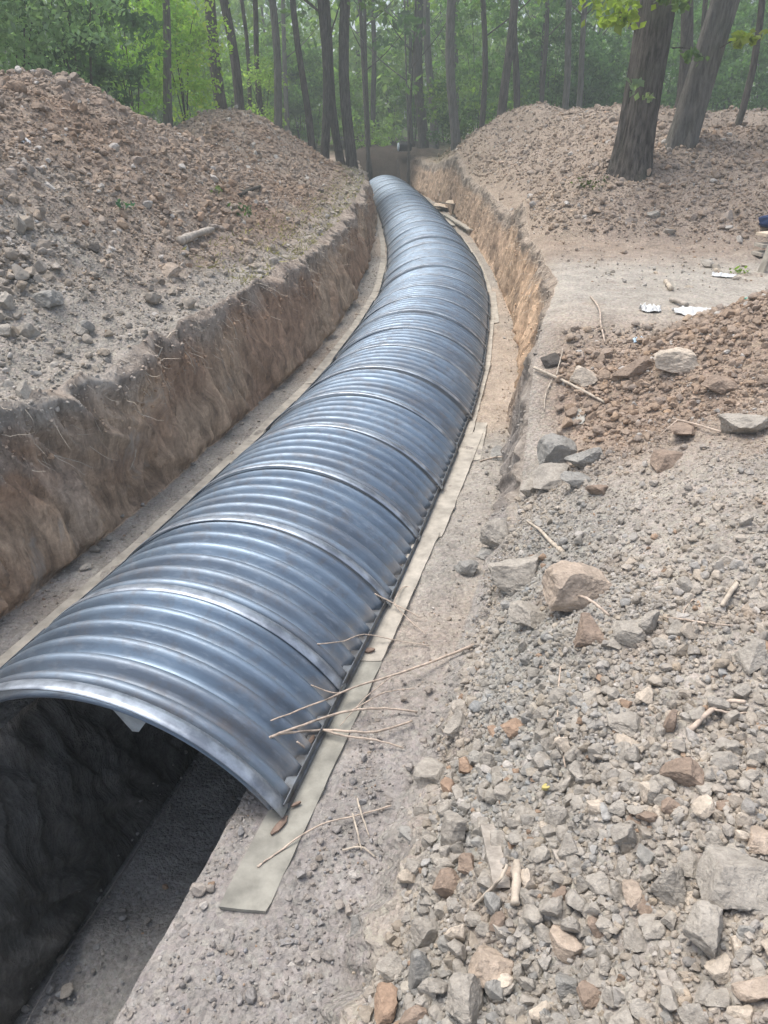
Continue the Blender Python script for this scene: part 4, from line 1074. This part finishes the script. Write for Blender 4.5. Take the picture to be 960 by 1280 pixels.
crumple('plastic_bag', 812, 389, .22, .16, .07, .1, M_plastic, 'small crumpled white plastic bag left of the larger white sheet', 'plastic bag', 2)
crumple('plastic_scrap', 905, 346, .30, .16, .04, -.4, M_plastic, 'white plastic scrap at the foot of the right heap', 'plastic scrap', 3)
crumple('plastic_scrap', 797, 427, .12, .08, .04, .3, M_bluep, 'light blue plastic scrap on the edge of the brown near heap', 'plastic scrap', 4)
crumple('plastic_scrap', 937, 376, .14, .07, .03, .3, M_green, 'small green scrap near the right edge above the near heap', 'plastic scrap', 5)
crumple('plastic_scrap', 29, 177, .16, .10, .03, .3, M_plastic, 'white scrap high on the left heap near the photo edge', 'plastic scrap', 6)
crumple('wood_shavings', 720, 523, .12, .18, .02, .3, simple_mat('pale_dust', (.42, .40, .35), .9, .15), 'pale patch of crumbs below the long root stick', 'wood shavings', 7)

# stacked planks at the right edge with dark blue cloth
for i, (zz, ang, mt, lab) in enumerate([(.05, .25, M_board2, 'lowest white plank end in the stack at the right edge'), (.16, .12, M_board2, 'middle white plank end in the stack at the right edge'), (.30, .3, M_card, 'top tan plank end in the stack at the right edge')]):
    p, _ = hit(950, 322)
    bm = bmesh.new(); bmesh.ops.create_cube(bm, size=1.0)
    for v_ in bm.verts: v_.co = Vector((v_.co.x*1.2+.58, v_.co.y*.22, v_.co.z*.045))
    bmesh.ops.bevel(bm, geom=list(bm.edges), offset=.004, segments=2, affect='EDGES')
    me = bpy.data.meshes.new('plank'); bm.to_mesh(me); bm.free(); me.materials.append(mt)
    o = link('plank', me, loc=(p.x-.05+.02*i, p.y+.03*i, p.z+zz)); o.rotation_euler = (0, -.03, ang); tag(o, lab, 'plank', 'planks stacked at the right edge')
p, _ = hit(950, 300)
V, F = rock_shape(3, 77, 3, .35); me = np_mesh('work_jacket', V, F, simple_mat('navy_cloth', (.03, .05, .12), .9, .3), True)
o = link('work_jacket', me, loc=(p.x+.28, p.y+.1, p.z+.26)); o.scale = (.34, .22, .13); tag(o, 'dark blue crumpled cloth lying behind the stacked planks at the right edge', 'cloth')
bm = bmesh.new(); bmesh.ops.create_cube(bm, size=1.0)
for v_ in bm.verts: v_.co = Vector((v_.co.x*.05, v_.co.y*.12, v_.co.z*.42))
bmesh.ops.bevel(bm, geom=list(bm.edges), offset=.004, segments=2, affect='EDGES')
me = bpy.data.meshes.new('stake'); bm.to_mesh(me); bm.free(); me.materials.append(M_board2)
p, _ = hit(952, 340); o = link('stake', me, loc=(p.x+.02, p.y-.02, p.z+.15)); o.rotation_euler = (.1, .12, .2); tag(o, 'pale upright stake in front of the plank stack at the right edge', 'stake')

# black drum at the far end of the trench
M_black = simple_mat('black_plastic', (.02, .02, .022), .4, .2); M_lid = simple_mat('pale_lid', (.45, .52, .56), .4, .1)
p = at_z(506, 189, .47); e = empty('drum', p, .25)
def cyl(r, L, seg=28, ribs=()):
    prof = [(0, -L/2), (r*.94, -L/2), (r, -L/2+.03)]+[(r+(.02 if k % 2 else 0), -L/2+.03+(L-.06)*k/8) for k in range(1, 8)]+[(r, L/2-.03), (r*.94, L/2), (0, L/2)]
    V, F = [], []
    for a in range(seg):
        th = 2*math.pi*a/seg
        for rr, xx in prof: V.append((xx, rr*math.cos(th), rr*math.sin(th)+r))
    m = len(prof)
    for a in range(seg):
        b = (a+1) % seg
        for k in range(m-1): F.append((a*m+k, a*m+k+1, b*m+k+1, b*m+k))
    return V, F
v, f = cyl(.19, .6); link('drum_body', py_mesh('drum_body', v, f, M_black), e)
v, f = cyl(.17, .05); o = link('drum_lid', py_mesh('drum_lid', v, f, M_lid), e, (-.32, 0, .02))
tag(e, 'black drum with a pale round end lying beyond the far end of the trench', 'drum')

# ------------------------------------------------------------------ leaves
def leaf_mesh(name, Pn, size, colr_, elong=1.6, flat=0.0):
    n = len(Pn); Rm = rand_rot(n)
    if flat > 0:                                       # tend to face up
        pass
    sz = size*rng.uniform(.6, 1.3, n)
    base = np.array([[0, -.5*elong, 0], [.42, -.05, .10], [0, .5*elong, 0], [-.42, -.05, .10]])
    W = np.einsum('nij,vj->nvi', Rm, base)*sz[:, None, None]+Pn[:, None, :]
    F = np.arange(n*4).reshape(n, 4)
    F3 = np.concatenate([F[:, [0, 1, 2]], F[:, [0, 2, 3]]])
    return np_mesh(name, W.reshape(-1, 3), F3, M_leaf, False, ('leaf', np.repeat(colr_, 4, 0)))
def clumped(n, centre, rad, clumps, spread):
    c = rng.normal(size=(clumps, 3)); c /= np.linalg.norm(c, axis=1)[:, None]; c *= rng.uniform(.25, 1, (clumps, 1))**.6
    c = c*np.array(rad)+np.array(centre)
    k = rng.integers(0, clumps, n); sp = rng.uniform(.5, 1.4, clumps)[k][:, None]*spread
    return c[k]+rng.normal(size=(n, 3))*sp*np.array([1, 1, .55]), k
LC = np.array([[.055, .095, .030], [.075, .12, .035], [.04, .075, .035], [.10, .15, .04], [.05, .085, .045]])
def leaf_cols(k, hue=None, bright=1.15):
    bright = bright*1.3
    base = LC[(k*7+3) % len(LC)] if hue is None else np.array(hue)[None, :]*np.ones((len(k), 1))
    cl = (1+.25*np.sin(k*2.7))[:, None]
    return np.clip(base*cl*rng.uniform(.75, 1.3, (len(k), 1))*bright*1.25, 0, .5)
_th = np.arange(64)*2*math.pi/64
BN = np.array([1-2*np.abs(vnoise(np.cos(_th)*3.6+np.sin(h_*.021*3)*.5, np.sin(_th)*3.6, _th*0+h_*.09)) for h_ in range(400)])
BN = BN+.5*np.array([fbm(np.cos(_th)*9, np.sin(_th)*9, _th*0+h_*.25, o=2) for h_ in range(400)])
def trunk_mesh(path, r0, r1, seg=14, flare=1.35, seed=0):
    V, F = [], []; n = len(path)
    for i, p in enumerate(path):
        t = i/(n-1); rad = r0+(r1-r0)*t
        h = (p-path[0]).length
        rad *= 1+(flare-1)*math.exp(-h/.35)
        for k in range(seg):
            th = 2*math.pi*k/seg
            q = rad*(1+.07*math.sin(3*th+seed)+.05*math.sin(5*th+seed*2+h*.6)+(flare-1)*.35*math.exp(-h/.3)*math.cos(4*th+seed))
            if seg > 30: q += rad*.075*float(BN[int(h*9) % 400, k])
            V.append((p.x+math.cos(th)*q, p.y+math.sin(th)*q, p.z))
    for i in range(n-1):
        for k in range(seg):
            k2 = (k+1) % seg; F.append((i*seg+k, i*seg+k2, (i+1)*seg+k2, (i+1)*seg+k))
    F.append(tuple(range((n-1)*seg, n*seg)))
    return V, F
def tree(xb, yb, xt, wpx, D, label, mat=None, crown=700, cb=(5, 13), hue=None, bright=1.0, crad=(2.2, 2.2), group='forest trees behind the spoil heaps', name='tree', kink=.0, leafs=.17):
    """xb,yb base pixel; xt x pixel at picture top; D metres away"""
    d = ray(xb, yb); Yw = D; s = Yw/K/d[1]; x0 = d[0]*s*K
    zg = float(surf(np.array(x0/K), np.array(Yw/K)))*K
    dt = ray(xt, 0); st = Yw/K/dt[1]; xtop = dt[0]*st*K; ztop = K+dt[2]*st*K
    dep = Yw*CP+(K-zg-1)*SP
    r = wpx/FPX*dep/2
    H = 15.5+rng.uniform(-2, 3); lean = (xtop-x0)/(ztop-zg)
    e = empty(name, (x0, Yw, zg-(.45 if wpx > 30 else .15))); sd = float(rng.uniform(0, 6))
    n = 90 if wpx > 30 else 16; path = []
    for i in range(n):
        h = H*(i/(n-1))**1.3
        path.append(Vector((lean*h*(1-.25*h/H)+kink*math.sin(h*.9+sd)+.05*math.sin(h*.5+sd), .04*math.sin(h*.7+sd*2), h)))
    V, F = trunk_mesh(path, r, r*.45, 64 if wpx > 30 else 9, 1.55 if wpx > 30 else 1.25, sd)
    link('trunk', py_mesh('trunk', V, F, mat or M_bark), e)
    # limbs
    nl = 5
    for k in range(nl):
        h = rng.uniform(cb[0], min(cb[1], H-1)); j = min(range(n), key=lambda q: abs(path[q].z-h)); a = rng.uniform(0, 6.28)
        p0_ = path[j]; L = rng.uniform(1.5, 3.0)
        q1 = p0_+Vector((math.cos(a)*L*.5, math.sin(a)*L*.5, L*.35)); q2 = p0_+Vector((math.cos(a)*L, math.sin(a)*L, L*.85))
        v, f = tube_arrays(smooth_poly([p0_, q1, q2], 4), max(r*.22, .03), .012, 5, k, .1)
        link('limb', py_mesh('limb', v, f, mat or M_bark), e)
    if crown:
        mid = path[int(n*.7)]; c = (mid.x, mid.y, (cb[0]+cb[1])/2)
        Pn, kk = clumped(crown, c, (crad[0], crad[1], (cb[1]-cb[0])/2), max(8, crown//45), .42)
        link('crown', leaf_mesh('crown', Pn, leafs, leaf_cols(kk, hue, bright)), e)
    tag(e, label, 'tree', group)
    return e
T = [
 (215, 142, 203, 11, 22.5, 'slim grey trunk leaning slightly left behind the bright green sapling', M_bark2),
 (285, 150, 262, 15, 27.5, 'dark trunk, left one of the close leaning pair behind the left heap', M_bark),
 (302, 150, 277, 13, 28.5, 'dark trunk, right one of the close leaning pair behind the left heap', M_bark),
 (316, 140, 300, 6, 33, 'very thin trunk just right of the close leaning pair', M_bark),
 (330, 142, 318, 7, 31, 'thin dark trunk midway between the leaning pair and the slanting trunk', M_bark),
 (352, 150, 337, 11, 29, 'smooth dark trunk slanting left above the second left heap', M_bark2),
 (384, 160, 369, 9, 29, 'thin black trunk between the slanting trunk and the forked pair', M_bark),
 (408, 178, 401, 12, 30, 'straight left stem of the forked pair above the trench end', M_bark),
 (428, 182, 404, 11, 31, 'slanting right stem of the forked pair above the trench end', M_bark),
 (436, 190, 431, 15, 30, 'stout straight trunk at the left corner of the trench end', M_bark),
 (471, 176, 464, 7, 47, 'thin straight trunk over the middle of the trench end', M_bark),
 (517, 176, 509, 5, 50, 'very thin stem left of the dark and pale twin trunks', M_bark),
 (527, 180, 522, 14, 43.5, 'darkest stout trunk right of the trench end', M_bark),
 (541, 184, 533, 11, 42.5, 'grey trunk close against the darkest stout trunk', M_bark2),
 (567, 170, 565, 13, 33, 'pale smooth straight trunk right of the trench end', M_bark2),
 (607, 150, 603, 8, 34, 'thin straight trunk left of the fused double trunk', M_bark),
 (633, 135, 640, 12, 30, 'left stem of the fused double trunk behind the far right heap', M_bark),
 (646, 135, 643, 9, 32, 'right stem of the fused double trunk behind the far right heap', M_bark),
 (686, 130, 681, 7, 38, 'thin dark trunk right of the fused double trunk', M_bark),
 (706, 135, 712, 9, 32, 'pale slim trunk with lichen behind the far right heap', M_bark2),
 (720, 137, 734, 8, 33, 'pale slim trunk leaning right beside the lichen covered one', M_bark2),
 (847, 148, 858, 17, 24, 'middle sized trunk seen between the two thick trunks on the right', M_bark),
 (915, 160, 950, 9, 21, 'crooked slim trunk leaning right near the right edge', M_bark),
 (870, 140, 878, 7, 28, 'slim trunk half hidden right of the second thick trunk', M_bark),
]
for i, (xb, yb, xt, w, D, lab, mt) in enumerate(T):
    tree(xb, yb, xt, w, D, lab, mt, crown=520, cb=(4.2, 13), hue=None, bright=1.0, kink=.16 if 'crooked' in lab else .09, leafs=.15)
thin_labels = 'slender distant trunk among many deep in the forest'
for i in range(58):
    xb = rng.uniform(-40, 1000); D = rng.uniform(38, 70)
    tree(xb, 150, xb+rng.uniform(-14, 8)+(xb-480)*.03, rng.uniform(2.5, 6.5)*1.0, D, thin_labels, M_bark if i % 3 else M_bark2, crown=170, cb=(3.5, 15), group='distant slender forest trunks', leafs=.26)
# the two thick trunks
DB1 = hit(791, 207)[0].y; DB2 = hit(850, 178)[0].y; print('big', DB1, DB2)
big1 = tree(791, 207, 822, 46, DB1, 'thickest dark trunk rising from the right heap, mossy at its foot', M_bark, crown=1500, cb=(7, 14), crad=(3.2, 3.2), leafs=.13, group=None)
big2 = tree(850, 178, 905, 36, DB2, 'second thick grey trunk leaning right out of the right heap', M_bark2, crown=1500, cb=(7.5, 14), crad=(3, 3), leafs=.13, group=None)
# leafy sprays on the thick trunk (parts of the tree)
def spray(root, base_px, tip_px, Yw, n, size, hue, nm='leafy_branch'):
    def P_at(px_, py_, Y_): d = ray(px_, py_); s = Y_/d[1]; return Vector((d[0]*s, Y_, K+d[2]*s))
    a, b = P_at(*base_px, Yw), P_at(*tip_px, Yw-.35); mid = (a+b)/2+Vector((0, 0, .06))
    inv = Vector(root.location)
    v, f = tube_arrays([q-inv for q in smooth_poly([a, mid, b], 5)], .012, .004, 5)
    br = link(nm, py_mesh(nm, v, f, M_bark), root)
    t = rng.uniform(.35, 1.1, n)[:, None]; L = (b-a).length
    Pn = np.array(a-inv)[None]*(1-t)+np.array(b-inv)[None]*t+rng.normal(size=(n, 3))*np.array([.17, .17, .07])*L
    cc = np.array(hue)[None]*rng.uniform(.75, 1.3, (n, 1))
    link('leaves', leaf_mesh('leaves', Pn, size, cc, 1.25), br)
Yt = DB1
spray(big1, (795, 40), (742, -12), Yt-.5, 60, .13, (.22, .28, .06)); spray(big1, (800, 20), (765, 28), Yt-.7, 50, .13, (.24, .30, .07))
spray(big1, (802, -30), (775, 8), Yt-.8, 70, .13, (.22, .29, .07)); spray(big1, (785, 130), (795, 103), Yt-.45, 14, .13, (.17, .22, .15)); spray(big1, (800, 125), (818, 120), Yt-.45, 7, .11, (.16, .2, .14))
spray(big1, (810, -20), (850, 8), Yt-.6, 50, .13, (.12, .17, .08)); spray(big2, (840, 60), (880, 72), DB2-.4, 26, .13, (.12, .18, .09)); spray(big2, (900, 60), (945, 45), DB2-.3, 40, .14, (.22, .26, .06))

# understorey shrubs / saplings (things)
def shrub(pxc, D, rad, h, n, label, hue=None, bright=1.0, size=.13, group='understorey bushes under the forest', name='bush'):
    d = ray(pxc, 150); s = D/d[1]; x = d[0]*s; zg = float(surf(np.array(x/K), np.array(D/K)))*K
    e = empty(name, (x, D, zg-.05))
    for k in range(5):
        a = rng.uniform(0, 6.28); q = Vector((math.cos(a)*rad*.5, math.sin(a)*rad*.5, h*rng.uniform(.5, .85)))
        v, f = tube_arrays(smooth_poly([Vector((0, 0, 0)), q*.5+Vector((0, 0, h*.12)), q], 4), .022, .006, 5, k)
        link('stem', py_mesh('stem', v, f, M_bark), e)
    n = int(n*2.1); size *= .66
    Pn, kk = clumped(n, (0, 0, h*.55), (rad, rad, h*.48), max(10, n//60), .24)
    link('foliage', leaf_mesh('foliage', Pn, size, leaf_cols(kk, hue, bright)), e); tag(e, label, 'bush', group)
shrub(232, 25, 1.25, 4.9, 2600, 'bright yellow green sapling between the two left heaps', (.16, .24, .05), 1.1, .13)
shrub(168, 23, 1.7, 5.2, 2400, 'fresh green bushy sapling behind the slope of the left heap', (.13, .21, .055), 1.0, .13)
shrub(330, 31, .8, 3.0, 700, 'small light green sapling just right of the close leaning pair of trunks', (.16, .23, .07), 1.0, .12)
shrub(20, 17.5, 2.2, 6.5, 4200, 'hazy grey green foliage at the top left corner', (.13, .19, .12), 1.05, .14)
shrub(110, 19.5, 1.8, 6.6, 3400, 'dark dense bush behind the crest of the left heap', (.05, .085, .055), 1.0, .15)
shrub(-60, 16.5, 2.0, 6.5, 2500, 'grey green foliage cut by the left edge', (.13, .18, .12), 1.0, .14)
shrub(570, 36, 1.2, 3.2, 900, 'low dark bush at the foot of the pale smooth trunk', None, .9, .17)
shrub(455, 44, 2.0, 2.0, 700, 'low light bush beyond the end of the trench', (.12, .18, .06), 1, .17)
for i in range(46):
    pxc = -60+1080*(i+.5)/46+rng.uniform(-12, 12); D = rng.uniform(37, 52)
    if 395 < pxc < 560: D = rng.uniform(50, 60)
    right = pxc > 650
    if right: D = rng.uniform(36, 47)
    shrub(pxc, D, rng.uniform(1.5, 2.4), rng.uniform(4.0, 8.5), 1900, 'leafy green bush in the understorey behind the forest trunks', (.075, .13, .06) if right else ((.12, .19, .055) if i % 3 else (.08, .14, .05)), 1.0, .19)
# far wood: one mass
n = 190000; ncl = 3600
cx_ = rng.uniform(-75, 75, ncl); cy_ = rng.uniform(48, 105, ncl); cz_ = 1.2+rng.uniform(0, 1, ncl)**1.1*19
k = rng.integers(0, ncl, n)
Pn = np.stack([cx_[k], cy_[k], cz_[k]], -1)+rng.normal(size=(n, 3))*np.array([1.0, 1.0, .75])*rng.uniform(.5, 1.3, ncl)[k][:, None]
Pn[:, 2] = np.maximum(Pn[:, 2], 1.25)
hue = np.array([[.18, .28, .13], [.23, .32, .14], [.13, .21, .12], [.26, .35, .17]])[(k*5) % 4]*rng.uniform(.7, 1.3, (n, 1))
o = link('far_wood', leaf_mesh('far_wood', Pn, .36, hue, 1.4)); tag(o, 'mass of pale green foliage closing off the forest far behind', 'forest', kind='stuff')
# grass and litter on the forest floor edge + small weeds on heaps
def weeds(px_, py_, n, rad, size, hue, label):
    p, _ = hit(px_, py_); Pn = rng.normal(size=(n, 3))*np.array([rad, rad, rad*.35])+np.array([0, 0, rad*.5])
    o = link('weed', leaf_mesh('weed', Pn, size, np.array(hue)[None]*rng.uniform(.7, 1.3, (n, 1)), 1.5), loc=p); tag(o, label, 'weed')
weeds(302, 268, 50, .13, .05, (.07, .12, .055), 'small green weed low on the left heap near the wall edge')
weeds(268, 241, 22, .08, .06, (.11, .16, .05), 'tiny yellow green sprout on the left heap')
weeds(155, 262, 22, .10, .06, (.06, .13, .09), 'small bluish green sprout in the middle of the left heap')
weeds(745, 235, 50, .14, .045, (.07, .09, .035), 'mossy weed at the foot of the thickest trunk')
weeds(922, 341, 22, .06, .05, (.16, .24, .05), 'bright green sprout beside the white scrap at the right heap')
# dry grass fringe on the left wall lip (uncountable)
n = 3600; Yg = rng.uniform(3.0, 9.5, n); e_ = rng.uniform(0, .55, n)**1.5; Xg = f_wlt(Yg)-.01-e_*.6
Zg = surf(Xg, Yg)*K; root = np.stack([Xg*K, Yg*K, Zg], -1); tip = root+rng.normal(size=(n, 3))*np.array([.05, .05, .02])+np.array([0, 0, .05]); sidev = rng.normal(size=(n, 3))*.006
V = np.stack([root-sidev, root+sidev, tip], 1).reshape(-1, 3); F = np.arange(n*3).reshape(-1, 3)
hue = np.array([.24, .21, .145])[None]*rng.uniform(.6, 1.4, (n, 1))
o = link('dry_grass', np_mesh('dry_grass', V, F, M_leaf, False, ('leaf', np.repeat(hue, 3, 0)))); tag(o, 'thin dry grass and roots along the top of the left trench wall', 'grass', kind='stuff')

# fine root fringe hanging over the wall tops (uncountable)
Vr, Fr = [], []
for k in range(900):
    left = k % 3 != 0
    y = rng.uniform(1.5, 9)**1.0 if left else rng.uniform(2.9, 9)
    i = int(np.searchsorted(YR, y)); c = int(rng.integers(WL0, WL0+22)) if left else int(rng.integers(WR1-20, WR1))
    q = Vector(GV[i, c]); sd_ = 1 if left else -1; L = rng.uniform(.06, .28); q.x += sd_*.01
    a = rng.normal(size=3)*.35; prev = q; wv = Vector((0, .0016+.0004*y, .001)); dv = Vector((sd_*.25+a[0]*.3, a[1], -.7+a[2]))
    o0 = len(Vr); Vr += [prev-wv, prev+wv]
    for j in range(4):
        dv = (dv+Vector(rng.normal(size=3)*.35)).normalized(); prev = prev+dv*L/4; prev.x += sd_*.004; ww = wv*(1-.22*j); Vr += [prev-ww, prev+ww]
        Fr.append((o0+2*j, o0+2*j+1, o0+2*j+3, o0+2*j+2))
tag(link('root_fringe', py_mesh('root_fringe', Vr, Fr, M_root)), 'fine pale rootlets hanging from the tops of both trench walls', 'roots', kind='stuff')

# ------------------------------------------------------------------ haze
bm = bmesh.new(); bmesh.ops.create_cube(bm, size=1.0)
for v_ in bm.verts: v_.co = Vector((v_.co.x*250, v_.co.y*190+75, v_.co.z*26+13-3.2))
me = bpy.data.meshes.new('haze'); bm.to_mesh(me); bm.free()
mh = bpy.data.materials.new('haze_air'); mh.use_nodes = True; nt = mh.node_tree; nt.nodes.clear()
out = nt.nodes.new('ShaderNodeOutputMaterial'); pv = nt.nodes.new('ShaderNodeVolumePrincipled')
pv.inputs['Color'].default_value = (.92, 1.0, .97, 1); pv.inputs['Density'].default_value = .0045; pv.inputs['Anisotropy'].default_value = .2
nt.links.new(pv.outputs[0], out.inputs['Volume']); me.materials.append(mh)
tag(link('haze', me), 'thin pale haze hanging in the forest air', 'haze', kind='stuff')

# ------------------------------------------------------------------ light, camera
SUN_EL, SUN_AZ = R(70), R(-65)                         # azimuth from +Y, towards -X (left, slightly ahead)
w = bpy.data.worlds.new('World'); sc.world = w; w.use_nodes = True; nt = w.node_tree
sky = nt.nodes.new('ShaderNodeTexSky'); sky.sky_type = 'NISHITA'; sky.sun_disc = False
sky.sun_elevation = SUN_EL; sky.sun_rotation = SUN_AZ % (2*math.pi); sky.air_density = .8; sky.dust_density = 3.0; sky.ozone_density = .5
bg = nt.nodes['Background']; bg.inputs['Strength'].default_value = .15
hs_ = nt.nodes.new('ShaderNodeHueSaturation'); hs_.inputs['Saturation'].default_value = .72
nt.links.new(sky.outputs[0], hs_.inputs['Color']); nt.links.new(hs_.outputs[0], bg.inputs[0])
ld = bpy.data.lights.new('sun', 'SUN'); ld.energy = 1.5; ld.angle = R(32); ld.color = (1.0, .95, .88)
lo = bpy.data.objects.new('sun', ld); col.objects.link(lo)
dirv = Vector((math.sin(SUN_AZ)*math.cos(SUN_EL), math.cos(SUN_AZ)*math.cos(SUN_EL), math.sin(SUN_EL)))
lo.rotation_euler = dirv.to_track_quat('Z', 'Y').to_euler(); lo.location = (0, 0, 30)
cam = bpy.data.cameras.new('camera'); cam.sensor_fit = 'VERTICAL'; cam.sensor_height = 36; cam.lens = 36*FPX/1280; cam.clip_end = 1000; cam.clip_start = .05
co = bpy.data.objects.new('camera', cam); col.objects.link(co); co.location = (0, 0, K); co.rotation_euler = (R(90)-PITCH, 0, 0)
sc.camera = co
sc.view_settings.view_transform = 'Standard'; sc.view_settings.look = 'None'; sc.view_settings.gamma = 1; sc.view_settings.use_curve_mapping = False
sc.view_settings.exposure = .97
sc.cycles.max_bounces = 6; sc.cycles.diffuse_bounces = 3; sc.cycles.glossy_bounces = 3; sc.cycles.transmission_bounces = 3; sc.cycles.volume_bounces = 0
